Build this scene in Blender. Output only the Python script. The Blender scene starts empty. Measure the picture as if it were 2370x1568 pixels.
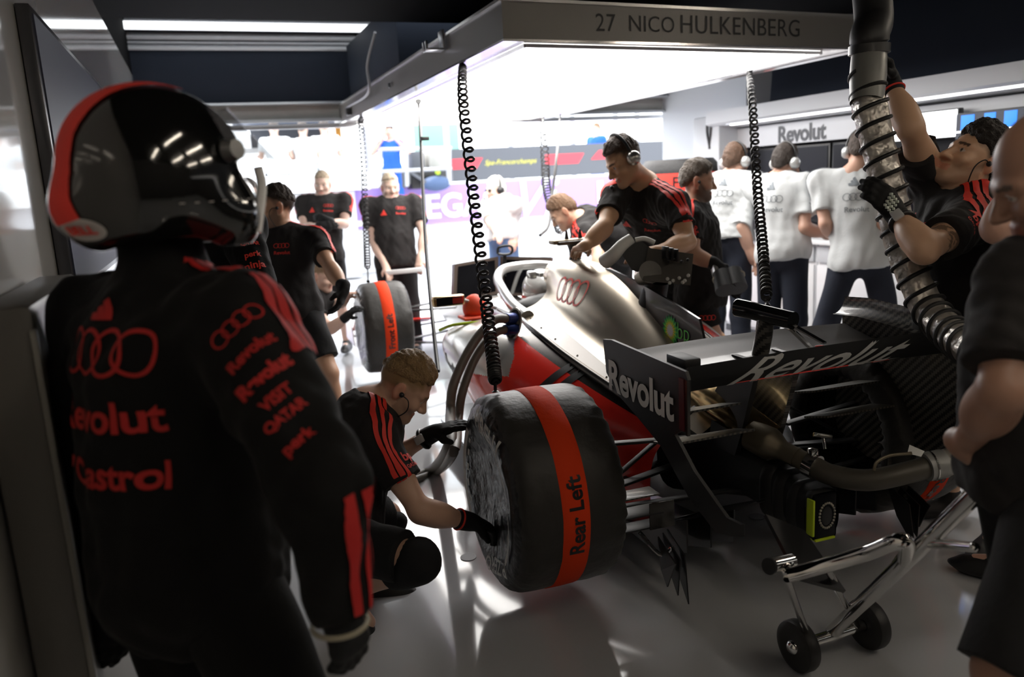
import bpy, bmesh, math, random
import numpy as np
from mathutils import Matrix, Vector
from mathutils.bvhtree import BVHTree
random.seed(7); RNG = np.random.default_rng(7)
scene = bpy.context.scene
COL = scene.collection
pi = math.pi

# ------------------------------------------------------------------ camera
F_PX, CX, CY = 1843.0, 1185.0, 784.0          # a 28 mm lens on the 2370 px wide frame
CAM = np.array([0.0, 0.0, 1.60])
CAM_R = np.array([[0.93029985, 0.12072047, -0.34636507],
                  [-0.36282624, 0.16424233, -0.91726854],
                  [-0.05384528, 0.97900512, 0.19659517]])   # columns: right, up, back
cam_d = bpy.data.cameras.new('camera'); cam = bpy.data.objects.new('camera', cam_d); COL.objects.link(cam)
cam_d.sensor_width = 36.0; cam_d.lens = F_PX / 2370 * 36; cam_d.clip_start = 0.05; cam_d.clip_end = 300
cam.matrix_world = Matrix([list(CAM_R[i]) + [CAM[i]] for i in range(3)] + [[0, 0, 0, 1]])
cam_d.dof.use_dof = True; cam_d.dof.focus_distance = 3.0; cam_d.dof.aperture_fstop = 2.0
scene.camera = cam

# ------------------------------------------------------------------ world, sun, exposure
vs = scene.view_settings
scene.display_settings.display_device = 'sRGB'
vs.view_transform = 'Standard'; vs.look = 'None'; vs.exposure = 0.3; vs.gamma = 1.0; vs.use_curve_mapping = False
scene.cycles.use_denoising = True
scene.cycles.max_bounces = 8; scene.cycles.diffuse_bounces = 4; scene.cycles.glossy_bounces = 4
scene.cycles.transparent_max_bounces = 8; scene.cycles.sample_clamp_indirect = 6.0
scene.cycles.caustics_reflective = False; scene.cycles.caustics_refractive = False
wd = bpy.data.worlds.new('sky'); scene.world = wd; wd.use_nodes = True
bg = wd.node_tree.nodes['Background']; bg.inputs[0].default_value = (0.90, 0.95, 1.0, 1); bg.inputs[1].default_value = 4.0
sd = bpy.data.lights.new('sun', 'SUN'); sd.energy = 5.5; sd.angle = 0.01; sd.color = (1.0, 0.96, 0.9)
sun = bpy.data.objects.new('sun', sd); COL.objects.link(sun)
sun.rotation_euler = Vector((0.35, -0.45, -1.0)).to_track_quat('-Z', 'Y').to_euler()
pt = bpy.data.lights.new('opening_portal', 'AREA'); pt.shape = 'RECTANGLE'; pt.size = 7.5; pt.size_y = 2.3
pt.cycles.is_portal = True
po = bpy.data.objects.new('opening_portal', pt); COL.objects.link(po); po.location = (2.7, 9.05, 1.15)
po.rotation_euler = (-pi / 2, 0, 0)

# ------------------------------------------------------------------ geometry helpers
A = lambda *v: np.array(v, float)
def nrm(v): v = np.asarray(v, float); return v / (np.linalg.norm(v) + 1e-12)
def ray(px, py): return CAM_R @ A((px - CX) / F_PX, -(py - CY) / F_PX, -1.0)
def at(px, py, d): return CAM + ray(px, py) * d                      # a point at lens distance d
def atz(px, py, z): r = ray(px, py); return CAM + r * ((z - CAM[2]) / r[2])
def aty(px, py, y): r = ray(px, py); return CAM + r * ((y - CAM[1]) / r[1])
def atx(px, py, x): r = ray(px, py); return CAM + r * ((x - CAM[0]) / r[0])

YAW = 0.04; CO = A(1.955, 2.60, 0.10)                                # the car stands 10 cm up on its stands
FWD = A(math.sin(YAW), math.cos(YAW), 0); RGT = A(math.cos(YAW), -math.sin(YAW), 0); UP = A(0, 0, 1)
def car(u, v, w): return CO + RGT * u + FWD * v + UP * w
def carv(V): V = np.asarray(V, float); return CO + V[:, :1] * RGT + V[:, 1:2] * FWD + V[:, 2:3] * UP

def frame(z, hint=(0, 0, 1)):
    z = nrm(z); x = np.cross(hint, z)
    if np.linalg.norm(x) < 1e-4: x = np.cross((1, 0, 0), z)
    x = nrm(x); return x, np.cross(z, x), z

def spline(P, n):
    P = np.asarray(P, float); m = len(P)
    if m == 2: t = np.linspace(0, 1, n)[:, None]; return P[0] * (1 - t) + P[1] * t
    Q = np.vstack([2 * P[0] - P[1], P, 2 * P[-1] - P[-2]])
    s = np.linspace(0, m - 1, n); i = np.minimum(s.astype(int), m - 2); t = (s - i)[:, None]
    a, b, c, d = Q[i], Q[i + 1], Q[i + 2], Q[i + 3]
    return 0.5 * (2 * b + (c - a) * t + (2 * a - 5 * b + 4 * c - d) * t ** 2 + (3 * b - a - 3 * c + d) * t ** 3)

OFF = {}                                             # where each object's own origin stands
class MB:
    """collects shapes and links them as ONE mesh object"""
    def __init__(s): s.V = []; s.F = []; s.M = []; s.n = 0; s.col = []
    def add(s, V, F, m=0):
        V = np.asarray(V, float).reshape(-1, 3); s.V.append(V)
        for f in F: s.F.append(tuple(int(i) + s.n for i in f))
        if isinstance(m, (int, np.integer)): s.M += [int(m)] * len(F)
        else: s.M += [int(i) for i in m]
        s.n += len(V); return s
    def box(s, c, size, R=None, m=0, bev=0.0, seg=2):
        bm = bmesh.new(); bmesh.ops.create_cube(bm, size=1.0)
        for v in bm.verts: v.co = Vector((v.co.x * size[0], v.co.y * size[1], v.co.z * size[2]))
        if bev > 0: bmesh.ops.bevel(bm, geom=bm.edges[:], offset=bev, segments=seg, profile=0.5, affect='EDGES')
        bm.verts.index_update()
        V = np.array([v.co[:] for v in bm.verts]); F = [[v.index for v in f.verts] for f in bm.faces]; bm.free()
        if R is not None: V = V @ np.asarray(R, float)          # rows of R: the box axes in the world
        return s.add(V + np.asarray(c, float), F, m)
    def bar(s, a, b, w, h, m=0, hint=(0, 0, 1), bev=0.0):
        a = np.asarray(a, float); b = np.asarray(b, float); L = np.linalg.norm(b - a); x, y, z = frame(b - a, hint)
        return s.box((a + b) / 2, (w, h, L), np.stack([x, y, z]), m, bev)
    def cyl(s, a, b, r0, r1=None, n=24, m=0, caps=True):
        a = np.asarray(a, float); b = np.asarray(b, float); r1 = r0 if r1 is None else r1
        x, y, z = frame(b - a); t = np.arange(n) * 2 * pi / n
        c = np.cos(t)[:, None] * x + np.sin(t)[:, None] * y
        V = np.vstack([a + c * r0, b + c * r1]); F = [(i, (i + 1) % n, n + (i + 1) % n, n + i) for i in range(n)]
        if caps: F += [tuple(range(n - 1, -1, -1)), tuple(range(n, 2 * n))]
        return s.add(V, F, m)
    def tube(s, P, r, n=12, m=0, closed=False, caps=True):
        P = np.asarray(P, float); k = len(P); r = np.broadcast_to(np.asarray(r, float), (k,))
        T = np.gradient(P, axis=0) if not closed else np.roll(P, -1, 0) - np.roll(P, 1, 0)
        T /= np.linalg.norm(T, axis=1)[:, None] + 1e-12
        x = np.cross(T[0], (0.13, 0.21, 0.97)); x = nrm(x if np.linalg.norm(x) > 1e-3 else np.cross(T[0], (1, 0, 0)))
        t = np.arange(n) * 2 * pi / n; V = []
        for i in range(k):
            x = nrm(x - T[i] * x.dot(T[i])); y = np.cross(T[i], x)
            V.append(P[i] + r[i] * (np.cos(t)[:, None] * x + np.sin(t)[:, None] * y))
        F = [(i * n + j, i * n + (j + 1) % n, ((i + 1) % k) * n + (j + 1) % n, ((i + 1) % k) * n + j)
             for i in range(k if closed else k - 1) for j in range(n)]
        if caps and not closed: F += [tuple(range(n - 1, -1, -1)), tuple(range((k - 1) * n, k * n))]
        return s.add(np.vstack(V), F, m)
    def lathe(s, prof, o, axis, n=48, m=0, hint=(0, 0, 1)):
        """prof: list of (along axis, radius[, material])"""
        x, y, z = frame(axis, hint); t = np.arange(n) * 2 * pi / n
        c = np.cos(t)[:, None] * x + np.sin(t)[:, None] * y
        V = np.vstack([np.asarray(o, float) + z * p[0] + c * p[1] for p in prof]); F = []; M = []
        for i in range(len(prof) - 1):
            for j in range(n):
                F.append((i * n + j, i * n + (j + 1) % n, (i + 1) * n + (j + 1) % n, (i + 1) * n + j))
                M.append(prof[i][2] if len(prof[i]) > 2 else m)
        return s.add(V, F, M)
    def grid(s, G, m=0, close_u=False, close_v=False):
        """G: array (a, b, 3)"""
        G = np.asarray(G, float); a, b = G.shape[:2]; F = []
        for i in range(a if close_u else a - 1):
            for j in range(b if close_v else b - 1):
                F.append((i * b + j, ((i + 1) % a) * b + j, ((i + 1) % a) * b + (j + 1) % b, i * b + (j + 1) % b))
        return s.add(G.reshape(-1, 3), F, m)
    def prism(s, P, d, m=0):
        """closed polygon P (n,3) pushed along the vector d"""
        P = np.asarray(P, float); n = len(P); d = np.asarray(d, float)
        F = [tuple(range(n - 1, -1, -1)), tuple(range(n, 2 * n))] + [(i, (i + 1) % n, n + (i + 1) % n, n + i) for i in range(n)]
        return s.add(np.vstack([P, P + d]), F, m)
    def ball(s, c, r, m=0, R=None, n=20):
        r = np.broadcast_to(np.asarray(r, float), (3,)); th = np.linspace(0, pi, n // 2 + 1); ph = np.arange(n) * 2 * pi / n
        V = np.stack([np.sin(th)[:, None] * np.cos(ph), np.sin(th)[:, None] * np.sin(ph), np.cos(th)[:, None] + 0 * ph], -1) * r
        if R is not None: V = V @ np.asarray(R, float)
        return s.grid(V + np.asarray(c, float), m, close_v=True)
    def bvh(s): return BVHTree.FromPolygons([tuple(v) for v in np.vstack(s.V)], s.F)
    def build(s, name, mats, parent=None, sharp=40, label=None, color=None):
        me = bpy.data.meshes.new(name); V = np.vstack(s.V) if s.V else np.zeros((0, 3))
        off = np.zeros(3)
        if parent is not None: off = OFF[parent]
        else: off = np.array([(V[:, 0].min() + V[:, 0].max()) / 2, (V[:, 1].min() + V[:, 1].max()) / 2, V[:, 2].min()])
        V = V - off
        lens = np.fromiter((len(f) for f in s.F), np.int32, len(s.F))
        loops = np.fromiter((i for f in s.F for i in f), np.int32, int(lens.sum()))
        me.vertices.add(len(V)); me.vertices.foreach_set('co', V.astype(np.float32).ravel())
        me.loops.add(len(loops)); me.loops.foreach_set('vertex_index', loops)
        me.polygons.add(len(lens)); me.polygons.foreach_set('loop_start', np.concatenate([[0], np.cumsum(lens)[:-1]]).astype(np.int32))
        if not isinstance(mats, (list, tuple)): mats = [mats]
        for q in mats: me.materials.append(q)
        me.polygons.foreach_set('material_index', np.array(s.M, np.int32))
        me.update(calc_edges=True); me.validate()
        me.polygons.foreach_set('use_smooth', np.ones(len(me.polygons), bool))
        if sharp is not None and sharp < 180: me.set_sharp_from_angle(angle=math.radians(sharp))
        if color is not None and len(color) == len(me.vertices):
            at_ = me.color_attributes.new('tint', 'FLOAT_COLOR', 'POINT')
            c4 = np.ones((len(color), 4), np.float32); c4[:, :3] = color; at_.data.foreach_set('color', c4.ravel())
        o = bpy.data.objects.new(name, me); COL.objects.link(o)
        if parent is not None: o.parent = parent
        else: o.location = off
        OFF[o] = off
        if label: o['label'] = label
        return o

def tag(o, label, cat, group=None, kind=None):
    o['label'] = label; o['category'] = cat
    if group: o['group'] = group
    if kind: o['kind'] = kind
    return o
def struct(o): o['kind'] = 'structure'; return o
def thing(name, label, cat, loc, group=None):
    o = bpy.data.objects.new(name, None); COL.objects.link(o); o.empty_display_size = 0.1
    o.location = loc; OFF[o] = np.array(loc, float); return tag(o, label, cat, group)

# ------------------------------------------------------------------ materials
MATS = {}
def mat(name, col, rough=0.5, metal=0.0, emis=None, es=0.0, coat=0.0, spec=0.5, bump=None, tint=False, alpha=1.0, trans=0.0, sheen=0.0, var=None):
    """bump: (scale, strength, distance); var: (scale, amount) a little procedural wear in the base colour"""
    if name in MATS: return MATS[name]
    m = bpy.data.materials.new(name); m.use_nodes = True; nt = m.node_tree; b = nt.nodes['Principled BSDF']
    b.inputs['Base Color'].default_value = (*col, 1); b.inputs['Roughness'].default_value = rough; b.inputs['Metallic'].default_value = metal
    b.inputs['Coat Weight'].default_value = coat; b.inputs['Coat Roughness'].default_value = 0.05; b.inputs['Specular IOR Level'].default_value = spec
    b.inputs['Sheen Weight'].default_value = sheen; b.inputs['Transmission Weight'].default_value = trans
    if emis: b.inputs['Emission Color'].default_value = (*emis, 1); b.inputs['Emission Strength'].default_value = es
    if alpha < 1: b.inputs['Alpha'].default_value = alpha
    tc = nt.nodes.new('ShaderNodeTexCoord')
    if tint:
        a = nt.nodes.new('ShaderNodeVertexColor'); a.layer_name = 'tint'; nt.links.new(a.outputs[0], b.inputs['Base Color'])
    if var:
        nz = nt.nodes.new('ShaderNodeTexNoise'); nz.inputs['Scale'].default_value = var[0]; nz.inputs['Detail'].default_value = 4
        nt.links.new(tc.outputs['Object'], nz.inputs['Vector'])
        mx = nt.nodes.new('ShaderNodeMix'); mx.data_type = 'RGBA'; mx.inputs[6].default_value = (*[c * (1 - var[1]) for c in col], 1)
        mx.inputs[7].default_value = (*[min(1, c * (1 + var[1])) for c in col], 1)
        nt.links.new(nz.outputs[0], mx.inputs[0]); nt.links.new(mx.outputs[2], b.inputs['Base Color'])
    if bump:
        nz = nt.nodes.new('ShaderNodeTexNoise'); nz.inputs['Scale'].default_value = bump[0]; nz.inputs['Detail'].default_value = 3
        nt.links.new(tc.outputs['Object'], nz.inputs['Vector'])
        bp = nt.nodes.new('ShaderNodeBump'); bp.inputs['Strength'].default_value = bump[1]; bp.inputs['Distance'].default_value = bump[2] if len(bump) > 2 else 0.01
        nt.links.new(nz.outputs[0], bp.inputs['Height']); nt.links.new(bp.outputs[0], b.inputs['Normal'])
    MATS[name] = m; return m

def weave(name, c0, c1, s, rough=0.3, axes=(0, 2), coat=0.6, metal=0.0):
    """woven carbon cloth: a twill of two tones"""
    if name in MATS: return MATS[name]
    m = mat(name, c0, rough, metal, coat=coat); nt = m.node_tree; b = nt.nodes['Principled BSDF']
    tc = nt.nodes.new('ShaderNodeTexCoord'); sp = nt.nodes.new('ShaderNodeSeparateXYZ'); nt.links.new(tc.outputs['Object'], sp.inputs[0])
    def math_(op, a, v=None, c=None):
        n = nt.nodes.new('ShaderNodeMath'); n.operation = op
        for i, q in enumerate((a, v)):
            if q is None: continue
            if isinstance(q, (int, float)): n.inputs[i].default_value = q
            else: nt.links.new(q, n.inputs[i])
        return n.outputs[0]
    fu = math_('FLOOR', math_('DIVIDE', sp.outputs[axes[0]], s)); fv = math_('FLOOR', math_('DIVIDE', sp.outputs[axes[1]], s))
    k = math_('FLOORED_MODULO', math_('ADD', fu, math_('MULTIPLY', fv, 1.0)), 4.0)
    t = math_('LESS_THAN', k, 2.0)
    mx = nt.nodes.new('ShaderNodeMix'); mx.data_type = 'RGBA'; mx.inputs[6].default_value = (*c0, 1); mx.inputs[7].default_value = (*c1, 1)
    nt.links.new(t, mx.inputs[0]); nt.links.new(mx.outputs[2], b.inputs['Base Color'])
    return m

# ------------------------------------------------------------------ flat marks and lettering
_TX = {}
def g_text(s, bold=0.0, shear=0.0, space=1.0):
    k = (s, bold, shear, space)
    if k in _TX: return _TX[k]
    cu = bpy.data.curves.new('lettering', 'FONT'); cu.body = s; cu.offset = bold; cu.shear = shear; cu.space_character = space; cu.resolution_u = 4
    o = bpy.data.objects.new('lettering', cu); COL.objects.link(o); bpy.context.view_layer.update()
    me = o.evaluated_get(bpy.context.evaluated_depsgraph_get()).to_mesh()
    me.calc_loop_triangles()
    V = np.array([v.co[:2] for v in me.vertices]); T = [tuple(t.vertices) for t in me.loop_triangles]
    bpy.data.objects.remove(o); bpy.data.curves.remove(cu)
    V = V - (V.min(0) + V.max(0)) / 2; V = V / (np.ptp(V[:, 0]))     # width 1, centred
    _TX[k] = (V, T); return _TX[k]
def g_poly(P): return np.asarray(P, float), [(0, i, i + 1) for i in range(1, len(P) - 1)]
def g_join(*gs):
    V = []; T = []; n = 0
    for v, t in gs: V.append(v); T += [tuple(i + n for i in q) for q in t]; n += len(v)
    return np.vstack(V), T
def g_move(g, dx=0, dy=0, s=1.0): return g[0] * s + A(dx, dy), g[1]
def g_ring(cx, cy, r, w, n=32):
    t = np.arange(n) * 2 * pi / n; c = np.stack([np.cos(t), np.sin(t)], 1)
    V = np.vstack([A(cx, cy) + c * (r - w), A(cx, cy) + c * r]); T = []
    for i in range(n): j = (i + 1) % n; T += [(i, j, n + j), (i, n + j, n + i)]
    return V, T
def g_rings(w=0.022):
    return g_join(*[g_ring(x, 0, 0.16, w) for x in (-0.34, -0.1133, 0.1133, 0.34)])
def g_bars():                                   # three slanted bars, rising
    out = []
    for i, h in enumerate((0.30, 0.58, 0.86)):
        x = -0.5 + i * 0.30
        out.append(g_poly([(x + 0.02 + 0.06 * i * 0, 0), (x + 0.34, 0), (x + 0.34 - h * 0.48, h), (x + 0.10 - h * 0.42, h * 0.82)]))
    V, T = g_join(*out); V = V - (V.min(0) + V.max(0)) / 2; return V / np.ptp(V[:, 0]), T
def g_word(bold=0.028, shear=0.0):              # the sponsor's word, its R cut by a slit
    V, T = g_text('Revolut', bold, shear, 0.97)
    return V, T
def refine(V, T, L):
    V = [tuple(v) for v in V]; T = list(T)
    for _ in range(9):
        cache = {}; out = []; ch = False
        def mid(a, b):
            k = (a, b) if a < b else (b, a)
            if k not in cache:
                cache[k] = len(V); V.append(tuple((V[a][i] + V[b][i]) / 2 for i in range(len(V[a]))))
            return cache[k]
        for t in T:
            e = [math.dist(V[t[i]], V[t[(i + 1) % 3]]) for i in range(3)]; q = [x > L for x in e]
            if not any(q): out.append(t); continue
            ch = True; k = e.index(max(e)); a, b, c = t[k], t[(k + 1) % 3], t[(k + 2) % 3]
            qa = [q[k], q[(k + 1) % 3], q[(k + 2) % 3]]; ab = mid(a, b)
            bc = mid(b, c) if qa[1] else None; ca = mid(c, a) if qa[2] else None
            if bc is not None and ca is not None: out += [(a, ab, ca), (ab, b, bc), (ca, bc, c), (ab, bc, ca)]
            elif bc is not None: out += [(ab, b, bc), (ab, bc, c), (a, ab, c)]
            elif ca is not None: out += [(a, ab, ca), (ab, c, ca), (ab, b, c)]
            else: out += [(a, ab, c), (ab, b, c)]
        T = out
        if not ch: break
    return np.array(V), T
def lay(mb, g, o, ux, uy, width, m, lift=0.002):
    """a flat mark on a flat face: centre o, directions ux / uy"""
    V, T = g; ux = nrm(ux); uy = np.asarray(uy, float); uy = nrm(uy - ux * ux.dot(uy)); n = np.cross(ux, uy)
    mb.add(np.asarray(o, float) + n * lift + V[:, :1] * width * ux + V[:, 1:2] * width * uy, T, m)
def wrap(mb, bvh, g, o, ux, uy, width, m, lift=0.003, L=None, reach=0.5, hgt=1.0):
    """a mark laid on a curved surface, cast from outside along -(ux x uy)"""
    V, T = g; V = V * A(1, hgt); V, T = refine(V, T, L / width if L else 0.06)
    ux = nrm(ux); uy = np.asarray(uy, float); uy = nrm(uy - ux * ux.dot(uy)); n = np.cross(ux, uy); P = []; ok = []
    for v in V:
        s = np.asarray(o, float) + n * reach / 2 + v[0] * width * ux + v[1] * width * uy
        h, nn, _, _ = bvh.ray_cast(Vector(s), Vector(-n), reach)
        ok.append(h is not None and Vector(nn).dot(Vector(n)) > 0.02)
        P.append(np.array(h) + np.array(nn) * lift if h is not None else s)
    T = [t for t in T if all(ok[i] for i in t)]
    if T: mb.add(P, T, m)
def strip(mb, bvh, path, side, width, m, lift=0.0045, n=40, k=5):
    """a ribbon that follows a surface: guide points and the direction across it"""
    P = spline(path, n); side = np.broadcast_to(np.asarray(side, float), P.shape); G = np.zeros((n, k, 3))
    for i in range(n):
        T = nrm(P[min(i + 1, n - 1)] - P[max(i - 1, 0)]); sd_ = nrm(side[i] - T * T.dot(side[i]))
        for j in range(k):
            q = P[i] + sd_ * width * (j / (k - 1) - 0.5); h, nn, _, _ = bvh.find_nearest(Vector(q))
            G[i, j] = np.array(h) + np.array(nn) * lift
    mb.grid(G, m)

# ------------------------------------------------------------------ smooth bodies: a distance field turned into one mesh
class Sdf:
    def __init__(s, res): s.res = res; s.P = []
    def rc(s, a, b, ra, rb=None, k=0.03, cap=False, op='+'):
        """tapered limb from a to b; cap: flat end at b"""
        s.P.append(('rc', np.asarray(a, float), np.asarray(b, float), ra, ra if rb is None else rb, k, cap, op)); return s
    def ell(s, c, r, R=None, k=0.03, op='+'):
        s.P.append(('el', np.asarray(c, float), np.broadcast_to(np.asarray(r, float), (3,)), np.eye(3) if R is None else np.asarray(R, float), k, op)); return s
    def cut(s, o, n, k=0.0):
        """drop everything on the side n points to"""
        s.P.append(('cut', np.asarray(o, float), nrm(n), k)); return s
    def disp(s, fn): s.P.append(('fn', fn)); return s
    def mesh(s):
        lo = A(9, 9, 9.) * 99; hi = -lo; res = s.res
        for p in s.P:
            if p[0] == 'rc' and p[7] == '+':
                r = max(p[3], p[4]); lo = np.minimum(lo, np.minimum(p[1], p[2]) - r); hi = np.maximum(hi, np.maximum(p[1], p[2]) + r)
            elif p[0] == 'el' and p[5] == '+': r = p[2].max(); lo = np.minimum(lo, p[1] - r); hi = np.maximum(hi, p[1] + r)
        lo -= 4 * res; hi += 4 * res
        N = np.ceil((hi - lo) / res).astype(int) + 1
        D = np.full(N, 1e3, np.float32); ax = [(lo[i] + np.arange(N[i]) * res).astype(np.float32) for i in range(3)]
        def sub(l, h):
            i0 = np.clip(np.floor((l - lo) / res).astype(int), 0, N); i1 = np.clip(np.ceil((h - lo) / res).astype(int) + 1, 0, N)
            sl = tuple(slice(i0[i], i1[i]) for i in range(3))
            return sl, np.stack(np.meshgrid(*[ax[i][sl[i]] for i in range(3)], indexing='ij'), -1)
        for p in s.P:
            if p[0] == 'rc':
                _, a, b, ra, rb, k, cap, op = p; r = max(ra, rb) + k + 3 * res
                sl, X = sub(np.minimum(a, b) - r, np.maximum(a, b) + r)
                ba = (b - a).astype(np.float32); L2 = float(ba.dot(ba)) + 1e-9; q = X - a.astype(np.float32)
                tt = (q @ ba) / L2; t = np.clip(tt, 0, 1)
                d = np.linalg.norm(q - t[..., None] * ba, axis=-1) - (ra + t * (rb - ra))
                if cap:
                    L = math.sqrt(L2); t2 = np.maximum(tt, 0); d = np.linalg.norm(q - t2[..., None] * ba, axis=-1) - (ra + np.minimum(t2, 1) * (rb - ra)); d = np.maximum(d, (tt - 1) * L)
            elif p[0] == 'el':
                _, c, rr, R, k, op = p; r = rr.max() + k + 3 * res
                sl, X = sub(c - r, c + r); q = (X - c.astype(np.float32)) @ R.T.astype(np.float32) / rr.astype(np.float32)
                l = np.linalg.norm(q, axis=-1); g = np.linalg.norm(q / rr.astype(np.float32), axis=-1) + 1e-6
                d = l * (l - 1) / g
            elif p[0] == 'cut':
                _, o, n, k = p; q = [((ax[i] - o[i]) * n[i]).astype(np.float32) for i in range(3)]
                d = q[0][:, None, None] + q[1][None, :, None] + q[2][None, None, :]
                if k > 0: h = np.maximum(k - np.abs(D - d), 0) / k; D[...] = np.maximum(D, d) + h * h * k * 0.25
                else: np.maximum(D, d, out=D)
                continue
            else: continue
            B = D[sl]
            if B.size == 0: continue
            if op == '+':
                h = np.maximum(k - np.abs(B - d), 0) / max(k, 1e-6); D[sl] = np.minimum(B, d) - h * h * k * 0.25
            else:
                h = np.maximum(k - np.abs(B + d), 0) / max(k, 1e-6); D[sl] = np.maximum(B, -d) + h * h * k * 0.25
        V, F = nets(D, lo, res)
        fs = [p[1] for p in s.P if p[0] == 'fn']
        if fs:
            N_ = np.zeros_like(V); fn = np.cross(V[F[:, 2]] - V[F[:, 0]], V[F[:, 3]] - V[F[:, 1]])
            for i in range(4): np.add.at(N_, F[:, i], fn)
            N_ /= np.linalg.norm(N_, axis=1)[:, None] + 1e-12
            for f in fs: V = V + N_ * f(V)[:, None]
        return V, F

def nets(D, lo, res):
    S = D < 0; c = [(i, j, k) for i in (0, 1) for j in (0, 1) for k in (0, 1)]
    n0, n1, n2 = D.shape; cnt = np.zeros((n0 - 1, n1 - 1, n2 - 1), np.int8)
    for i, j, k in c: cnt += S[i:n0 - 1 + i, j:n1 - 1 + j, k:n2 - 1 + k]
    I = np.argwhere((cnt > 0) & (cnt < 8)); idx = np.full(cnt.shape, -1, np.int32); idx[tuple(I.T)] = np.arange(len(I))
    val = np.stack([D[I[:, 0] + i, I[:, 1] + j, I[:, 2] + k] for i, j, k in c], 1)
    off = np.array(c, float); acc = np.zeros((len(I), 3)); w = np.zeros(len(I))
    for a in range(8):
        for b in range(a + 1, 8):
            if abs(off[a] - off[b]).sum() != 1: continue
            m = (val[:, a] < 0) != (val[:, b] < 0); t = np.where(m, val[:, a] / (val[:, a] - val[:, b] + 1e-12), 0)
            acc += m[:, None] * (off[a] + t[:, None] * (off[b] - off[a])); w += m
    V = lo + (I + acc / w[:, None]) * res; F = []
    for ax in range(3):
        u, v = (ax + 1) % 3, (ax + 2) % 3
        s0 = [slice(0, -1) if q == ax else slice(1, -1) for q in range(3)]; s1 = [slice(1, None) if q == ax else slice(1, -1) for q in range(3)]
        a = S[tuple(s0)]; b = S[tuple(s1)]; E = np.argwhere(a != b)
        if not len(E): continue
        flip = a[tuple(E.T)]; P = E.copy()
        for q in range(3):
            if q != ax: P[:, q] += 1
        def g(du, dv): Q = P.copy(); Q[:, u] -= du; Q[:, v] -= dv; return idx[tuple(Q.T)]
        q = np.stack([g(1, 1), g(0, 1), g(0, 0), g(1, 0)], 1); q[~flip] = q[~flip][:, ::-1]; F.append(q)
    F = np.vstack(F); F = F[(F >= 0).all(1)]
    return V, F

def folds(scale, amp, stretch=(1, 1, 1), seed=0):
    """soft cloth folds: a few crossed waves"""
    r = np.random.default_rng(seed); K = r.normal(size=(7, 3)) * scale / A(*stretch); ph = r.uniform(0, 6.28, 7); am = r.uniform(0.4, 1, 7)
    def f(X):
        o = np.zeros(X.shape[:-1])
        for i in range(7): o += am[i] * np.sin(X @ K[i] + ph[i] + 1.3 * np.sin(X @ K[(i + 3) % 7] * 0.6))
        return o * amp / 3
    return f

# ------------------------------------------------------------------ people
SKIN = mat('skin', (0.55, 0.33, 0.24), 0.42, tint=True, spec=0.4, bump=(220, .12, .003))
CLOTH = lambda n, c, r=0.85: mat(n, c, r, bump=(55, 0.25, 0.006), sheen=0.03, spec=.25)
M_TEE = CLOTH('tee_black', (0.020, 0.018, 0.018)); M_SHORT = CLOTH('shorts_black', (0.013, 0.013, 0.014)); M_NAVY = CLOTH('trousers_navy', (0.022, 0.026, 0.040))
M_WHITE = CLOTH('tee_white', (0.60, 0.62, 0.63)); M_RED = mat('print_red', (0.80, 0.045, 0.03), 0.6); M_GLOVE = CLOTH('glove_black', (0.010, 0.010, 0.011), 0.7)
M_GREYPRINT = mat('print_grey', (0.16, 0.18, 0.2), 0.7); M_SUIT = CLOTH('suit_black', (0.0028, 0.0026, 0.0028)); M_SUITRED = mat('suit_print_red', (0.46, 0.012, 0.010), 0.7); M_SHOE = mat('shoe_black', (0.012, 0.012, 0.013), 0.5)
M_SHOEW = mat('shoe_white', (0.75, 0.75, 0.75), 0.6); M_BLACK = mat('black_plastic', (0.012, 0.012, 0.013), 0.35); M_CABLE = mat('cable_black', (0.014, 0.014, 0.015), 0.42)
M_SILVER = mat('silver_shell', (0.55, 0.54, 0.51), 0.28, 0.85); M_JEANS = CLOTH('jeans_blue', (0.10, 0.17, 0.32)); M_BLUE = CLOTH('overall_blue', (0.03, 0.13, 0.62))
M_PRINTW = mat('print_pale', (0.72, 0.78, 0.70), 0.6); M_SCREEN = mat('watch_glass', (0.55, 0.55, 0.56), 0.15, coat=1.0)
def hairmat(c): return mat('hair_%02d%02d%02d' % tuple(int(x * 99) for x in c), c, 0.55, bump=(160, 0.9, 0.012), spec=0.4, var=(60, 0.45))

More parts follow.
